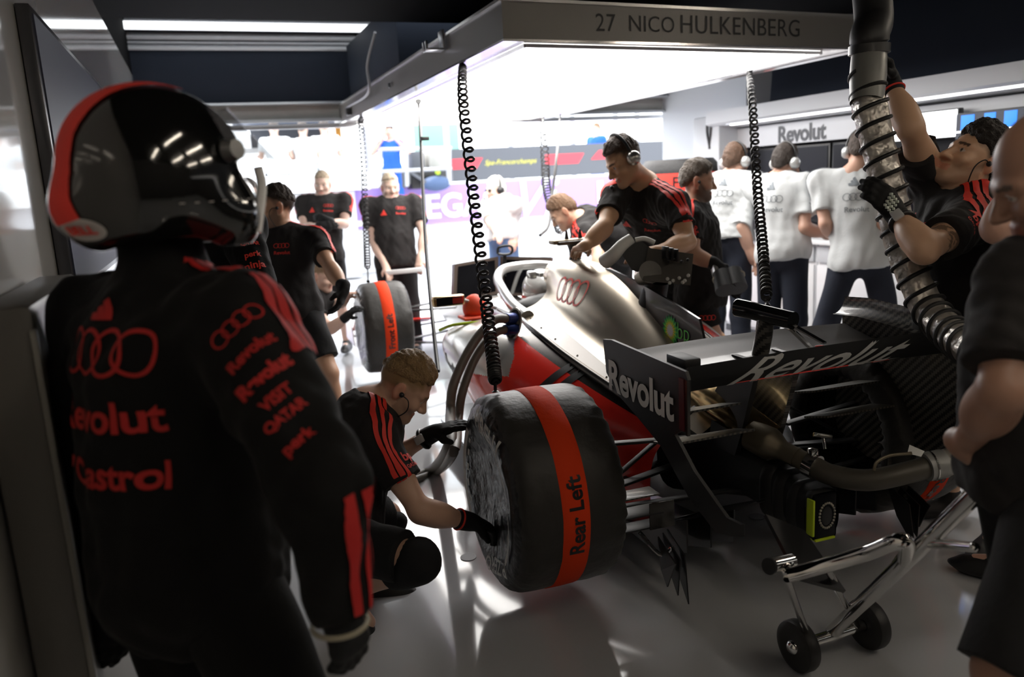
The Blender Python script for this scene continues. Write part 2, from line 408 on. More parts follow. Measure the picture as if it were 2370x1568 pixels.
def hand_prims(S, W, d, n, t, s=1.0, curl=0.35, r=1.0, spread=0.10, thumb=0.35, k=0.008):
    d = nrm(d); n = np.asarray(n, float); n = nrm(n - d * n.dot(d)); t = np.asarray(t, float); c = np.cross(d, n); t = c if c.dot(t) > 0 else -c
    W = np.asarray(W, float); lat = (0.028, 0.0095, -0.009, -0.026); cu = np.broadcast_to(np.asarray(curl, float), (4,))
    for l, ln in zip(lat, (0.080, 0.082, 0.078, 0.070)):
        S.rc(W + t * l * 0.55 * s, W + (d * ln + t * l) * s, 0.0145 * s * r, 0.0125 * s * r, k=0.018)
    S.rc(W - d * 0.02 * s, W + d * 0.03 * s, 0.026 * s * r, 0.022 * s * r, k=0.02)
    for i, (l, ln, L) in enumerate(zip(lat, (0.080, 0.082, 0.078, 0.070), (0.074, 0.083, 0.077, 0.060))):
        p = W + (d * ln + t * l) * s; a = 0.0; dd = nrm(d + t * l * spread * 60 * s * 0.06)
        for q, fr in enumerate((0.45, 0.31, 0.24)):
            a += cu[i] * (0.9, 1.1, 0.8)[q]; v = dd * math.cos(a) + n * math.sin(a); e = p + v * L * fr * s
            S.rc(p, e, (0.0098 - 0.0008 * q) * s * r, (0.0092 - 0.0009 * q) * s * r, k=k); p = e
    p = W + (d * 0.025 + t * 0.024) * s; v = nrm(d * 0.75 + t * (0.75 - thumb * 0.5) + n * (0.25 + thumb)); e = p + v * 0.042 * s
    S.rc(p, e, 0.0135 * s * r, 0.0115 * s * r, k=0.012); v2 = nrm(d + n * (0.3 + thumb) + t * 0.12); e2 = e + v2 * 0.030 * s
    S.rc(e, e2, 0.0112 * s * r, 0.009 * s * r, k=k)

class Person:
    def __init__(p, label, J, res=0.007, s=1.0, skin=(0.58, 0.34, 0.24), hair=None, hair_t=0.010, hairline=0.0, beard=0.0, beardcol=(0.10, 0.07, 0.05), fade=False,
                 build=1.0, top='tee', bottom='shorts', gloves='', belly=0.0, group=None, head=True, sleeve=0.62, hem=0.06, seed=0, legs=True, leg_hem=0.78, jaw=1.0, hairseed=0):
        p.J = J = {k: np.asarray(v, float) for k, v in J.items()}; p.s = s; p.label = label; p.parts = []; p.o = o = p
        N, P, SL, SR = J['N'], J['P'], J['SL'], J['SR']
        p.r = r = nrm(SR - SL); u = nrm(N - P); u = nrm(u - r * u.dot(r)); f = np.cross(u, r); p.u = u; p.f = f
        pr = J.get('pr', r); pr = nrm(pr); pu = nrm(N - P); pf = np.cross(pu, pr); p.pr = pr
        HL, HR = P - pr * 0.088 * s, P + pr * 0.088 * s; p.HL, p.HR = HL, HR
        b = build; R3 = np.stack([r, f, u]); C = P + (N - P) * 0.66; mid = P + (N - P) * 0.36
        base = J.get('ground'); base = (np.minimum(J.get('AL', P), J.get('AR', P)) * A(0, 0, 1) * 0 + A(P[0], P[1], 0)) if base is None else base
        p.root = thing('person', label, 'person', base, group)
        def torso(S, g, low=True):
            S.ell(C + f * 0.005, (0.155 * b * s + g, 0.102 * b * s + g, 0.20 * s + g), R3, k=0.05)
            S.ell(C + u * 0.06 * s + f * 0.02 * s, (0.150 * b * s + g, 0.100 * s + g, 0.11 * s + g), R3, k=0.05)
            S.ell(mid + f * (0.01 + belly * 0.06) * s, ((0.142 + belly * 0.03) * b * s + g, (0.100 + belly * 0.04) * s * b + g, 0.17 * s + g), R3, k=0.06)
            S.ell(P + (N - P) * 0.06, (0.158 * s + g, 0.112 * s + g, 0.13 * s + g), np.stack([pr, np.cross(pu, pr), pu]), k=0.06)
            for sh in (SL, SR):
                S.rc(N - u * 0.035 * s, sh + u * 0.012 * s, 0.050 * s + g, 0.052 * s + g, k=0.05)
                S.rc(C + (sh - C) * 0.55, sh - u * 0.03 * s, 0.080 * s + g, 0.054 * s + g, k=0.06)
        p.torso = torso
        # ------------ the body, one surface
        S = Sdf(res); torso(S, 0.0)
        if head:
            S.rc(N - u * 0.02 * s, J['hc'] + (J['hu'] * -0.06 - J['hf'] * 0.012) * s, 0.064 * s * (0.9 + 0.1 * b), 0.056 * s, k=0.05)
        for q in 'LR':
            sh = J['S' + q]
            if 'E' + q in J:
                E_, W_ = J['E' + q], J['W' + q]
                S.rc(sh, E_, 0.052 * b * s, 0.038 * s * b, k=0.03); S.ell(sh * 0.55 + E_ * 0.45, A(0.046, 0.046, 0.10) * s * b, np.stack(frame(E_ - sh)), k=0.03)
                S.rc(E_, W_, 0.039 * s * b, 0.0265 * s, k=0.02); S.ell(E_ * 0.70 + W_ * 0.30, A(0.044 * b, 0.044 * b, 0.085) * s, np.stack(frame(W_ - E_)), k=0.03)
                hd = J.get('h' + q, W_ - E_); hn = J.get('n' + q, -p.u)
                ht = J.get('t' + q, np.cross(nrm(hd), hn) * (1 if q == 'L' else -1))
                if q not in gloves: hand_prims(S, W_, hd, hn, ht, s * J.get('hs', A(1.0)) , J.get('c' + q, 0.35))
                else: S.rc(W_, W_ + nrm(hd) * 0.02 * s, 0.022 * s, 0.018 * s, k=0.01)
            if legs and 'K' + q in J:
                H_, K_, A_ = (HL if q == 'L' else HR), J['K' + q], J['A' + q]
                S.rc(H_, K_, 0.083 * s * b, 0.054 * s, k=0.05); S.rc(K_, A_, 0.052 * s, 0.036 * s, k=0.03)
                fr = np.stack(frame(A_ - K_)); back = J.get('toe' + q, pf)
                S.ell(K_ * 0.68 + A_ * 0.32 - nrm(back) * 0.016 * s, A(0.052, 0.052, 0.11) * s, fr, k=0.03)
                S.rc(A_ - UP * 0.02 * s, A_ + nrm(back) * 0.10 * s - UP * 0.04 * s, 0.036 * s, 0.03 * s, k=0.03)
        if head: p.head_prims(S, s, jaw)
        V, F = S.mesh(); p.bodyVF = (V, F)
        col = np.tile(A(*skin), (len(V), 1))
        if head: col = p.face_tint(V, col, s, skin, beard, beardcol, hair)
        p.tattoo = None; p.col = col
        mb = MB(); mb.add(V, F); p.body = mb
        # ------------ hair
        if head and hair is not None: p.hair(s, hair, hair_t, hairline, res, hairseed, fade)
        # ------------ clothes
        p.top = p.bot = None; g = 0.014
        if top:
            long_ = top in ('suit', 'long'); S = Sdf(max(res, 0.006)); torso(S, g)
            hemp = P - pu * hem * s
            S.rc(C, P + pu * 0.0, 0.122 * b * s + g, (0.122 + belly * 0.03) * s * b + g * 1.5, k=0.08)
            S.ell(P - pu * 0.02, (0.175 * s + g, 0.125 * s + g, 0.16 * s), np.stack([pr, pf, pu]), k=0.06)
            if not head: S.rc(N - u * .03, N + u * .10 * s + f * .01, .078 * s, .070 * s, k=.03, cap=True)
            for q in 'LR':
                sh = J['S' + q]
                if 'E' + q not in J: continue
                E_, W_ = J['E' + q], J['W' + q]; e = sh + (E_ - sh) * sleeve
                if long_:
                    gg = 0.022 if top == 'suit' else 0.012
                    S.rc(sh, E_, 0.060 * b * s + gg, 0.046 * s * b + gg, k=0.04); S.rc(E_, W_, 0.046 * b * s + gg, 0.032 * s + gg, k=0.03, cap=True)
                else: S.rc(sh, e, 0.056 * b * s + g, 0.057 * b * s + g, k=0.04, cap=True)
            S.cut(hemp, -pu)
            if head: S.rc(N + u * 0.005 * s + f * 0.012 * s, N + u * 0.16 * s + f * 0.05 * s, 0.066 * s, 0.10 * s, k=0.012, op='-')
            S.disp(folds(24, 0.008, (1, 1, 1.7), seed + 3)); S.disp(folds(60, 0.004, (1, 1, 1.4), seed + 9))
            V, F = S.mesh(); p.top = MB().add(V, F); p.topbvh = p.top.bvh()
        if bottom and legs:
            S = Sdf(max(res, 0.006)); S.ell(P + pu * 0.01, (0.166 * s + 0.006, 0.116 * s + 0.006, 0.12 * s), np.stack([pr, pf, pu]), k=0.06)
            for q in 'LR':
                H_, K_, A_ = (HL if q == 'L' else HR), J['K' + q], J['A' + q]
                if bottom == 'shorts': S.rc(H_, H_ + (K_ - H_) * leg_hem, 0.096 * s * b, 0.088 * s, k=0.05, cap=True)
                else:
                    w_ = 0.018 if bottom == 'trousers' else 0.026
                    S.rc(H_, K_, 0.090 * s * b + 0.004, 0.060 * s + w_, k=0.05); S.rc(K_, A_ - UP * 0.01, 0.060 * s + w_, 0.048 * s + w_ * 0.9, k=0.03, cap=True)
            S.disp(folds(22, 0.006, (1, 1, 1.6), seed + 5)); V, F = S.mesh(); p.bot = MB().add(V, F); p.botbvh = p.bot.bvh()
        # ------------ gloves and shoes
        p.glove = []
        for q in gloves:
            E_, W_ = J['E' + q], J['W' + q]; S = Sdf(0.0042); hd = J.get('h' + q, W_ - E_); hn = J.get('n' + q, -p.u)
            ht = J.get('t' + q, np.cross(nrm(hd), hn) * (1 if q == 'L' else -1))
            hand_prims(S, W_, hd, hn, ht, s * 1.03, J.get('c' + q, 0.35), 1.14)
            S.rc(W_ - nrm(W_ - E_) * 0.035 * s, W_ + nrm(hd) * 0.01, 0.036 * s, 0.031 * s, k=0.012); V, F = S.mesh(); p.glove.append((q, MB().add(V, F)))
        p.shoes = []
        if legs and 'KL' in J:
            for q in 'LR':
                A_ = J['A' + q]; t = J.get('toe' + q, pf); t = nrm(t); S = Sdf(0.007); up = J.get('sole' + q, UP); w = np.cross(t, up)
                S.rc(A_ + up * 0.01, A_ - up * 0.045 - t * 0.03, 0.042 * s, 0.036 * s); S.rc(A_ - up * 0.03, A_ + t * 0.13 * s - up * 0.055, 0.042 * s, 0.034 * s, k=0.04)
                S.ell(A_ + t * 0.05 * s - up * 0.062, (0.15 * s, 0.048 * s, 0.03 * s), np.stack([t, w, up]), k=0.03); S.cut(A_ - up * 0.088 * s, -up)
                V, F = S.mesh(); p.shoes.append(MB().add(V, F))
        p.extra = []
    def hframe(p):
        f = nrm(p.J['hf']); u = p.J['hu'] - f * p.J['hu'].dot(f); u = nrm(u); return np.stack([np.cross(f, u), f, u])
    def hp(p, x, y, z): return p.J['hc'] + (A(x, y, z) * p.s) @ p.hframe()
    def head_prims(p, S, s, jaw):
        R = p.hframe(); q = p.hp
        S.ell(q(0, -0.012, 0.032), A(0.075, 0.097, 0.088) * s, R, k=0.03)
        S.ell(q(0, 0.026, -0.028), A(0.060, 0.064, 0.086) * s, R, k=0.03)
        S.rc(q(0, 0.0, -0.055), q(0, 0.060, -0.092), 0.050 * s, 0.026 * s, k=0.03)
        for sx in (-1, 1):
            S.rc(q(sx * 0.054, -0.004, -0.048), q(sx * 0.018 * jaw, 0.068, -0.100), 0.020 * s, 0.016 * s, k=0.025)
            S.ell(q(sx * 0.043, 0.066, -0.030), A(0.022, 0.020, 0.018) * s, R, k=0.03)
            S.rc(q(sx * 0.012, 0.087, 0.016), q(sx * 0.046, 0.072, 0.018), 0.0115 * s, 0.010 * s, k=0.015)
        S.rc(q(0, 0.078, -0.100), q(0, 0.070, -0.096), 0.019 * s, 0.02 * s, k=0.02)
        for sx in (-1, 1): S.ell(q(sx * 0.032, 0.094, -0.003), A(0.019, 0.014, 0.0125) * s, R, k=0.012, op='-')
        S.rc(q(0, 0.088, 0.004), q(0, 0.113, -0.036), 0.0085 * s, 0.0125 * s, k=0.014)
        for sx in (-1, 1):
            S.ell(q(sx * 0.0125, 0.100, -0.040), A(0.0095, 0.012, 0.008) * s, R, k=0.008); S.ell(q(sx * 0.031, 0.0745, -0.003), A(0.0125, 0.0125, 0.0115) * s, R, k=0.003)
            S.rc(q(sx * 0.018, 0.0865, 0.0045), q(sx * 0.044, 0.080, 0.004), 0.0045 * s, 0.004 * s, k=0.006)
            # ears: a rim round a hollow
            S.ell(q(sx * 0.079, -0.012, -0.006), A(0.009, 0.021, 0.032) * s, R, k=0.012); S.ell(q(sx * 0.0905, -0.010, -0.002), A(0.007, 0.012, 0.020) * s, R, k=0.006, op='-')
        S.ell(q(0, 0.0850, -0.066), A(0.025, 0.0115, 0.0065) * s, R, k=0.007); S.ell(q(0, 0.0845, -0.077), A(0.021, 0.0115, 0.0070) * s, R, k=0.007)
        S.rc(q(-0.018, 0.0985, -0.0715), q(0.018, 0.0985, -0.0715), 0.0022 * s, k=0.004, op='-')
    def face_tint(p, V, col, s, skin, beard, bc, hair):
        X = ((V - p.J['hc']) @ p.hframe().T) / s; x, y, z = X.T; ax = np.abs(x)
        near = (z > -0.14) & (z < 0.15) & (ax < 0.11) & (y > -0.13) & (y < 0.15)
        sk = A(*skin); bcol = A(*bc)
        sm = lambda e0, e1, v: np.clip((v - e0) / (e1 - e0), 0, 1)
        if beard > 0:
            line = np.where(y > 0.055, -0.050, -0.050 + (0.055 - y) * 1.05)
            m = sm(0.012, -0.012, z - line) * sm(-0.03, 0.0, y) * sm(-0.150, -0.125, z) * beard * near
            m = np.where((y > 0.075) & (ax < 0.024) & (z > -0.083) & (z < -0.059), m * 0.1, m)
            m = np.where((ax > 0.076), 0, m); col = col * (1 - m[:, None]) + bcol * m[:, None]
        if hair is not None:
            n1 = folds(90, .012, (1, 1, 1), 5)(V); m = sm(-.022, .012, -.57 * y + .82 * z - .018 + n1) * near * (ax < .082); m = m * np.where((y > -.03) & (ax > .06) & (z < .0), .55, 1); col = col * (1 - m[:, None]) + A(*hair) * m[:, None]
        lips = near & (y > 0.082) & (ax < 0.024) & (z > -0.083) & (z < -0.060); col[lips] = sk * A(0.85, 0.62, 0.62)
        if hair is not None or beard > 0:
            hb = A(*(hair if hair is not None else bc)); br = near & (y > 0.06) & (ax > 0.012) & (ax < 0.050) & (np.abs(z - 0.019 + (ax - 0.03) ** 2 * 3) < 0.0055); col[br] = hb * 0.75 + sk * 0.12
        eye = near & (np.sqrt((ax - 0.031) ** 2 + (z + 0.003) ** 2 * 2.2) < 0.0115) & (y > 0.078)
        col[eye] = (0.62, 0.58, 0.55); ir = near & (np.sqrt((ax - 0.031) ** 2 + (z + 0.003) ** 2) < 0.0058) & (y > 0.078); col[ir] = (0.05, 0.04, 0.035)
        ear = near & (ax > 0.078) & (y < 0.03); col[ear] = sk * A(1.02, 0.82, 0.78)
        return col
    def hair(p, s, hc, t, hl, res, seed, fade):
        S = Sdf(min(res, 0.006)); R = p.hframe(); q = p.hp
        S.ell(q(0, -0.010 + t * .25, 0.034 + t * 0.7), A(0.0752 + t * .18, 0.0975 + t * .25, 0.0882 + t * 0.75) * s, R, k=0.02); S.ell(q(0, -0.03, 0.000), A(0.0725 + t * 0.1, 0.0805 + t * 0.2, 0.08) * s, R, k=0.03)
        n = A(0, *((0.57, -0.82) if not fade else (0.27, -0.963))) @ R; S.cut(q(0, 0.086, 0.074 + hl) + n * .006 * s, n, .030 * s)
        for sx in (-1, 1): S.ell(q(sx * 0.088, 0.0, -0.012), A(0.022, 0.032, 0.040) * s, R, k=0.008, op='-')
        S.disp(folds(110, 0.0030 + t * 0.14, (1, 1, 1), seed)); S.disp(folds(240, 0.0016, (1, 1, 1), seed + 1)); V, F = S.mesh(); p.hairmb = (MB().add(V, F), hairmat(hc))
    # ---- prints
    def tp(p, x, z):                                   # a point of the chest plane: x to the wearer's right, z up from the pelvis (fraction of the torso)
        return p.J['P'] + (p.J['N'] - p.J['P']) * z + p.r * x * p.s
    def print_torso(p, g, x, z, width, m, back=False, turn=0.0, L=0.012, hgt=1.0):
        ux = p.r if back else -p.r; uy = p.u
        if turn: ux, uy = ux * math.cos(turn) + uy * math.sin(turn), uy * math.cos(turn) - ux * math.sin(turn)
        n = -p.f if back else p.f
        wrap(p.top, p.topbvh, g, p.tp(x, z) + n * 0.05, ux, uy, width * p.s, m, L=L, hgt=hgt)
    def print_sleeve(p, g, q, t, width, m, out, fore=False, L=0.010, turn=0.0):
        a, b = (p.J['E' + q], p.J['W' + q]) if fore else (p.J['S' + q], p.J['E' + q]); ax = nrm(b - a); out = np.asarray(out, float); out = nrm(out - ax * out.dot(ax))
        uy = -ax; ux = np.cross(uy, out)
        if turn: ux, uy = ux * math.cos(turn) + uy * math.sin(turn), uy * math.cos(turn) - ux * math.sin(turn)
        wrap(p.top, p.topbvh, g, a + (b - a) * t + out * 0.03, ux, uy, width * p.s, m, L=L, reach=0.30)
    def stripes(p, q, m, n=3, w=0.016, gap=0.027, end=0.45, shift=0.0, lean=0.0):
        N, sh, E_ = p.J['N'], p.J['S' + q], p.J['E' + q]; o = nrm(sh - N); e = sh + (E_ - sh) * end
        out = nrm(p.u * 0.6 + o)
        path = [N + o * 0.075 * p.s + p.u * 0.05, N * 0.45 + sh * 0.55 + p.u * 0.09, sh + out * 0.085 * p.s, e + (nrm(sh - N) + p.u * 0.3) * 0.075 * p.s]
        for i in range(n):
            d = (i - (n - 1) / 2) * gap * p.s + shift
            strip(p.top, p.topbvh, [x + p.f * (d + lean * k) for k, x in enumerate(path)], p.f, w * p.s, m, n=40, k=6)
    def headset(p, shell, arm=False):
        s = p.s; q = p.hp; h = MB()
        ba = [q(0.095 * math.sin(a), -0.005 - 0.012 * math.cos(a), 0.02 + 0.125 * math.cos(a)) for a in np.linspace(-1.45, 1.45, 15)]
        h.tube(spline(ba, 30), 0.008 * s, 8)
        for sx in (-1, 1): h.tube(spline([q(sx * 0.095, -0.02, 0.03), q(sx * 0.105, -0.02, -0.01), q(sx * 0.10, 0.0, -0.03)], 10), 0.004 * s, 6)
        if arm: h.tube(spline([q(arm * 0.10, 0.02, -0.03), q(arm * 0.095, 0.07, -0.075), q(arm * 0.03, 0.125, -0.085)], 14), 0.0035 * s, 6); h.ball(q(arm * 0.025, 0.125, -0.084), 0.011 * s)
        band = h
        cs = []
        for sx in (-1, 1):
            c = MB(); cs.append(('ear_cup', c, [shell])); ax_ = A(sx, 0, 0) @ p.hframe(); c.lathe([(0.0, 0.001), (0.0, 0.036), (0.012, 0.041), (0.02, 0.040), (0.034, 0.037), (0.046, 0.026), (0.050, 0.001)], q(sx * 0.072, -0.008, -0.006), ax_, 28)
        p.extra.append(('headset', band, [M_BLACK], cs))
    def earpiece(p, sx, wire=True):
        q = p.hp; e = MB(); e.ball(q(sx * 0.088, 0.004, -0.008), 0.010 * p.s, n=12)
        if wire: e.tube(spline([q(sx * 0.09, 0.004, -0.008), q(sx * 0.098, 0.036, -0.01), q(sx * 0.095, 0.052, -0.05), q(sx * 0.082, 0.02, -0.115), q(sx * 0.075, -0.03, -0.15)], 24), 0.0022 * p.s, 6)
        p.extra.append(('earpiece', e, [M_BLACK], []))
    def watch(p, q, face_n, m=None):
        W_, E_ = p.J['W' + q], p.J['E' + q]; d = nrm(W_ - E_); o = W_ - d * 0.045 * p.s; n = np.asarray(face_n, float); n = nrm(n - d * n.dot(d)); w = MB(); x = np.cross(d, n)
        w.tube([o + (n * math.cos(a) + x * math.sin(a)) * 0.036 * p.s for a in np.linspace(0, 2 * pi, 24, endpoint=False)], 0.009 * p.s, 8, closed=True)
        c = MB().box(o + n * 0.040 * p.s, A(0.034, 0.040, 0.012) * p.s, np.stack([x, d, n]), 0, 0.005)
        p.extra.append(('watch', w, [M_BLACK], [('watch_face', c, [M_SCREEN])]))
    def finish(p, mt=None, mb_=None, prints=(), shoe=None, glove=None, cuff=None):
        r = p.root; p.body.build('body', [SKIN], r, None, color=p.col)
        if hasattr(p, 'hairmb'): p.hairmb[0].build('hair', [p.hairmb[1]], r, None)
        if p.top: p.top.build({'suit': 'race_suit'}.get(mt and mt.name.split('_')[0], 'shirt'), [mt] + list(prints), r, None)
        if p.bot: p.bot.build('trousers' if mb_ in (M_NAVY, M_JEANS, M_BLUE) else 'shorts', [mb_] + list(prints), r, None)
        for q, g in p.glove:
            go = g.build('glove', [glove or M_GLOVE, M_PRINTW, M_RED], r, None)
            if cuff:
                E_, W_ = p.J['E' + q], p.J['W' + q]; d = nrm(W_ - E_); x, y, _ = frame(d); o = W_ - d * 0.040 * p.s
                MB().tube([o + (x * math.cos(a) + y * math.sin(a)) * 0.036 * p.s for a in np.linspace(0, 2 * pi, 24, endpoint=False)], 0.004, 6, closed=True).build('glove_cuff', [M_RED], go, None, label='red elastic glove cuff')
        for g in p.shoes: g.build('shoe', [shoe or M_SHOE], r, None)
        for nm, m_, ms, subs in p.extra:
            k = m_.build(nm, ms, r, 50)
            for a, b, c in subs: b.build(a, c, k, 40)
        return r

# ------------------------------------------------------------------ the garage shell
M_FLOOR = mat('floor_epoxy', (0.50, 0.51, 0.53), 0.09, coat=0.3, bump=(1.6, 0.10, 0.02), var=(0.7, 0.05))
M_CEIL = mat('ceiling_black', (0.004, 0.004, 0.0045), 0.8, spec=.04); M_DARKWALL = mat('fascia_navy', (0.022, 0.028, 0.042), 0.6, spec=.15, var=(2, 0.15))
M_WALLW = mat('wall_gloss_grey', (0.60, 0.58, 0.55), 0.10, coat=0.6, bump=(1.1, 0.05, 0.02)); M_PANEL = mat('panel_light_grey', (0.52, 0.54, 0.57), 0.35)
M_WHITE_P = mat('panel_white', (0.80, 0.81, 0.83), 0.3); M_BACK = mat('back_wall_grey', (0.045, 0.042, 0.04), 0.6); M_ALU = mat('aluminium', (0.62, 0.63, 0.65), 0.28, 1.0)
M_CONC = mat('concrete', (0.42, 0.41, 0.38), 0.8, var=(5, 0.18)); M_GLASSBLK = mat('screen_black', (0.005, 0.005, 0.007), 0.28, spec=.12)
M_TARMAC = mat('pit_lane_concrete', (0.52, 0.52, 0.53), 0.85, var=(1.3, 0.1))
struct(MB().box((3.2, 3.0, -0.05), (9.4, 12.4, 0.1)).build('floor', M_FLOOR))
struct(MB().box((8, 34, -0.06), (70, 49.6, 0.1)).build('ground', M_TARMAC))
struct(MB().box((3.2, 1.5, 2.95), (9.4, 9.4, 0.3)).box((3.2, 7.7, 3.62), (9.4, 3.0, 0.2)).build('ceiling', M_CEIL))
struct(MB().box((-0.53, 3.3, 1.40), (0.16, 12.7, 2.80)).build('wall_left', M_WALLW))
struct(MB().box((-0.53, 7.7, 3.25), (0.16, 3.1, 0.9)).build('wall_left_top', M_CEIL))
struct(MB().box((3.2, -3.1, 1.6), (9.4, 0.2, 3.6)).build('wall_back', M_BACK))
struct(MB().box((5.75, 2.1, 1.6), (0.2, 10.6, 3.4)).box((5.75, 8.25, 1.6), (0.2, 1.7, 3.4), m=1).build('wall_right', [M_BACK, M_PANEL]))
# bulkhead and lintel over the opening
b = MB().box((2.75, 9.15, 2.775), (6.4, 0.3, 0.53)); struct(b.build('wall_front', M_DARKWALL))
struct(MB().box((2.7, 9.2, 2.43), (6.6, 0.22, 0.16)).box((2.7, 9.0, 2.505), (6.6, 0.14, 0.022), m=1).box((2.7, 9.05, 2.335), (6.6, 0.06, 0.03), m=1).box((2.7, 9.28, 2.29), (6.6, 0.06, 0.05), m=1).build('trim_1', [M_CONC, M_ALU]))
# rolled shutter curtain above the bulkhead
sh = MB()
for z0, z1, bul in ((3.22, 3.36, .05), (3.13, 3.20, .02), (3.09, 3.12, .01), (3.03, 3.085, .03)):
    t = np.linspace(0, pi, 9); zz = (z0 + z1) / 2 - np.cos(t) * (z1 - z0) / 2; yy = 8.95 - np.sin(t) * bul
    sh.grid(np.stack([np.stack([np.full(9, x), yy, zz], 1) for x in (-0.45, 6.0)]))
sh.box((2.7, 9.2, 3.3), (6.9, 0.2, 0.6), m=1); struct(sh.build('door_1', [mat('shutter_grey', (.55, .56, .58), .4, .3), M_DARKWALL]))
a, b_ = aty(238, 57, 8.72), aty(2106, 90, 8.72); r = thing('batten_light', 'long white batten light above the rolled shutter at the garage opening', 'light', (2.7, 8.72, a[2]))
MB().box(((a[0] + 6.0) / 2, 8.72, a[2]), (6.0 - a[0], .05, .07), bev=.01).build('lamp_diffuser', mat('batten_white', (1, 1, 1), emis=(.95, .98, 1.0), es=1.6), r); MB().box(((a[0] + 6.0) / 2, 8.765, a[2] + .01), (6.0 - a[0], .04, .09)).build('lamp_housing', M_ALU, r)

# ceiling strip lamps over the near half of the garage (seen mirrored in the helmet)
M_TUBE = mat('lamp_tube', (1, 1, 1), emis=(1.0, 0.88, 0.72), es=36.0); M_LAMPB = mat('lamp_body', (0.3, 0.3, 0.3), 0.4)
for i, (x, y) in enumerate(((1.0, -1.6), (2.6, -1.6), (4.2, -1.6), (1.2, 0.1), (2.6, 0.1), (4.2, 0.1), (4.4, 1.8))):
    r = thing('ceiling_lamp', 'slim tube lamp fixed under the black ceiling behind the photographer', 'lamp', (x, y, 2.8), 'ceiling tube lamps')
    MB().box((x, y, 2.785), (0.10, 1.25, 0.03)).build('lamp_housing', M_LAMPB, r); MB().cyl((x, y - 0.6, 2.755), (x, y + 0.6, 2.755), 0.016, n=12).build('lamp_tube', M_TUBE, r)

# ------------------------------------------------------------------ right-hand garage side: fascia, header, light strip, sign, screens, desk
f0 = atx(1782, 222, 5.0); ys = f0[1]
b = MB().prism([(5.0, -2.9, 2.14), (5.0, ys, 2.16), (5.25, ys + 0.25, 2.8), (5.25, -2.9, 2.8)], (0.45, 0, 0)); struct(b.build('wall_right_fascia', M_DARKWALL))
hd = MB(); HX = 4.92
prof = [(HX, 2.155), (HX, 2.035), (HX + 0.03, 2.015), (5.26, 1.985), (5.6, 1.985), (5.6, 2.155)]
hd.prism([(x, -2.9, z) for x, z in prof], (0, 10.0, 0)); hd.box((5.28, 7.22, 1.06), (0.56, 0.46, 2.12), m=0, bev=0.02); struct(hd.build('trim_2', M_PANEL))
M_STRIP = mat('light_strip', (1, 1, 1), emis=(1.0, 0.97, 0.94), es=5.0)
r = thing('strip_light', 'long thin light strip glowing under the grey header of the right side', 'light', (HX + 0.06, 2.3, 1.99))
MB().box((HX + 0.055, 1.95, 2.006), (0.03, 9.6, 0.014)).build('lamp_strip', M_STRIP, r); MB().box((HX + 0.055, 1.95, 2.016), (0.05, 9.7, 0.012)).build('housing', M_ALU, r)
sg = MB().box((5.24, 5.0, 1.877), (0.04, 4.0, 0.19)); lay(sg, g_word(), atx(1855, 307, 5.219), (0, -1, 0), (0, 0, 1), 0.63, 1, 0.003)
tag(sg.build('sign_panel', [mat('sign_grey', (0.50, 0.51, 0.53), 0.3), M_BLACK]), 'light grey sign panel with a black brand word above the dark screens', 'sign')
yy = [(6.98, 5.75), (5.72, 5.42), (5.39, 4.25), (4.22, 3.1), (3.07, 1.9)]
for i, (a, b_) in enumerate(yy):
    lb = ('wide black glossy screen behind the two nearer headset engineers', 'narrow black screen panel between two wide ones', 'black glossy screen behind the engineer beside the hose',
          'black glossy screen behind the mechanic lifting the hose', 'black glossy screen at the right edge behind the bald man')[i]
    r = thing('wall_screen', lb, 'screen', (5.3, (a + b_) / 2, 1.05), 'black screens along the right side')
    MB().box((5.32, (a + b_) / 2, 1.41), (0.06, a - b_, 0.70), bev=0.004).build('screen_housing', M_BLACK, r); MB().box((5.286, (a + b_) / 2, 1.41), (0.008, a - b_ - 0.04, 0.66)).build('screen_glass', M_GLASSBLK, r)
# lit monitors high on the right, showing the pit lane and blue-clad people
M_LIT = mat('monitor_lit', (1, 1, 1), emis=(0.92, 0.97, 1.0), es=2.2); M_LITB = mat('monitor_blue', (0.02, 0.1, 0.5), emis=(0.03, 0.25, 0.85), es=1.1); M_LITD = mat('monitor_dark', (0.02, 0.02, 0.03), emis=(0.05, 0.06, 0.08), es=0.6)
def monitor(x, pa, pb, label, blue):
    a, b_ = atx(*pa, x), atx(*pb, x); y0, y1, z0, z1 = b_[1], a[1], b_[2], a[2]; r = thing('monitor', label, 'monitor', (x, (y0 + y1) / 2, z0), 'lit monitors under the header')
    MB().box((x + 0.03, (y0 + y1) / 2, (z0 + z1) / 2), (0.05, y1 - y0 + 0.02, z1 - z0 + 0.02), bev=0.004).build('monitor_case', M_BLACK, r)
    m = MB().box((x, (y0 + y1) / 2, (z0 + z1) / 2), (0.008, y1 - y0, z1 - z0)); w = y1 - y0; h = z1 - z0
    if blue:
        for q, wd_ in ((0.14, .16), (0.40, .13), (0.63, .14), (0.87, .12)): m.box((x - 0.005, y1 - w * q, z0 + h * 0.62), (0.004, w * wd_, h * 0.66), m=1, bev=0.001)
        for q in (0.1, 0.3, 0.5, 0.7, 0.9): m.box((x - 0.006, y1 - w * q, z0 + h * 0.16), (0.004, w * 0.02, h * 0.28), m=2)
        m.box((x - 0.006, (y0 + y1) / 2, z0 + h * 0.27), (0.004, w, h * 0.07), m=2)
    m.build('display', [M_LITD if blue else M_LIT, M_LITB, M_LIT], r)
monitor(5.12, (2050, 272), (2212, 316), 'lit monitor showing a white overexposed view left of the blue one', False)
monitor(5.12, (2215, 266), (2420, 306), 'lit monitor showing blue-clad people on a dark ground', True)
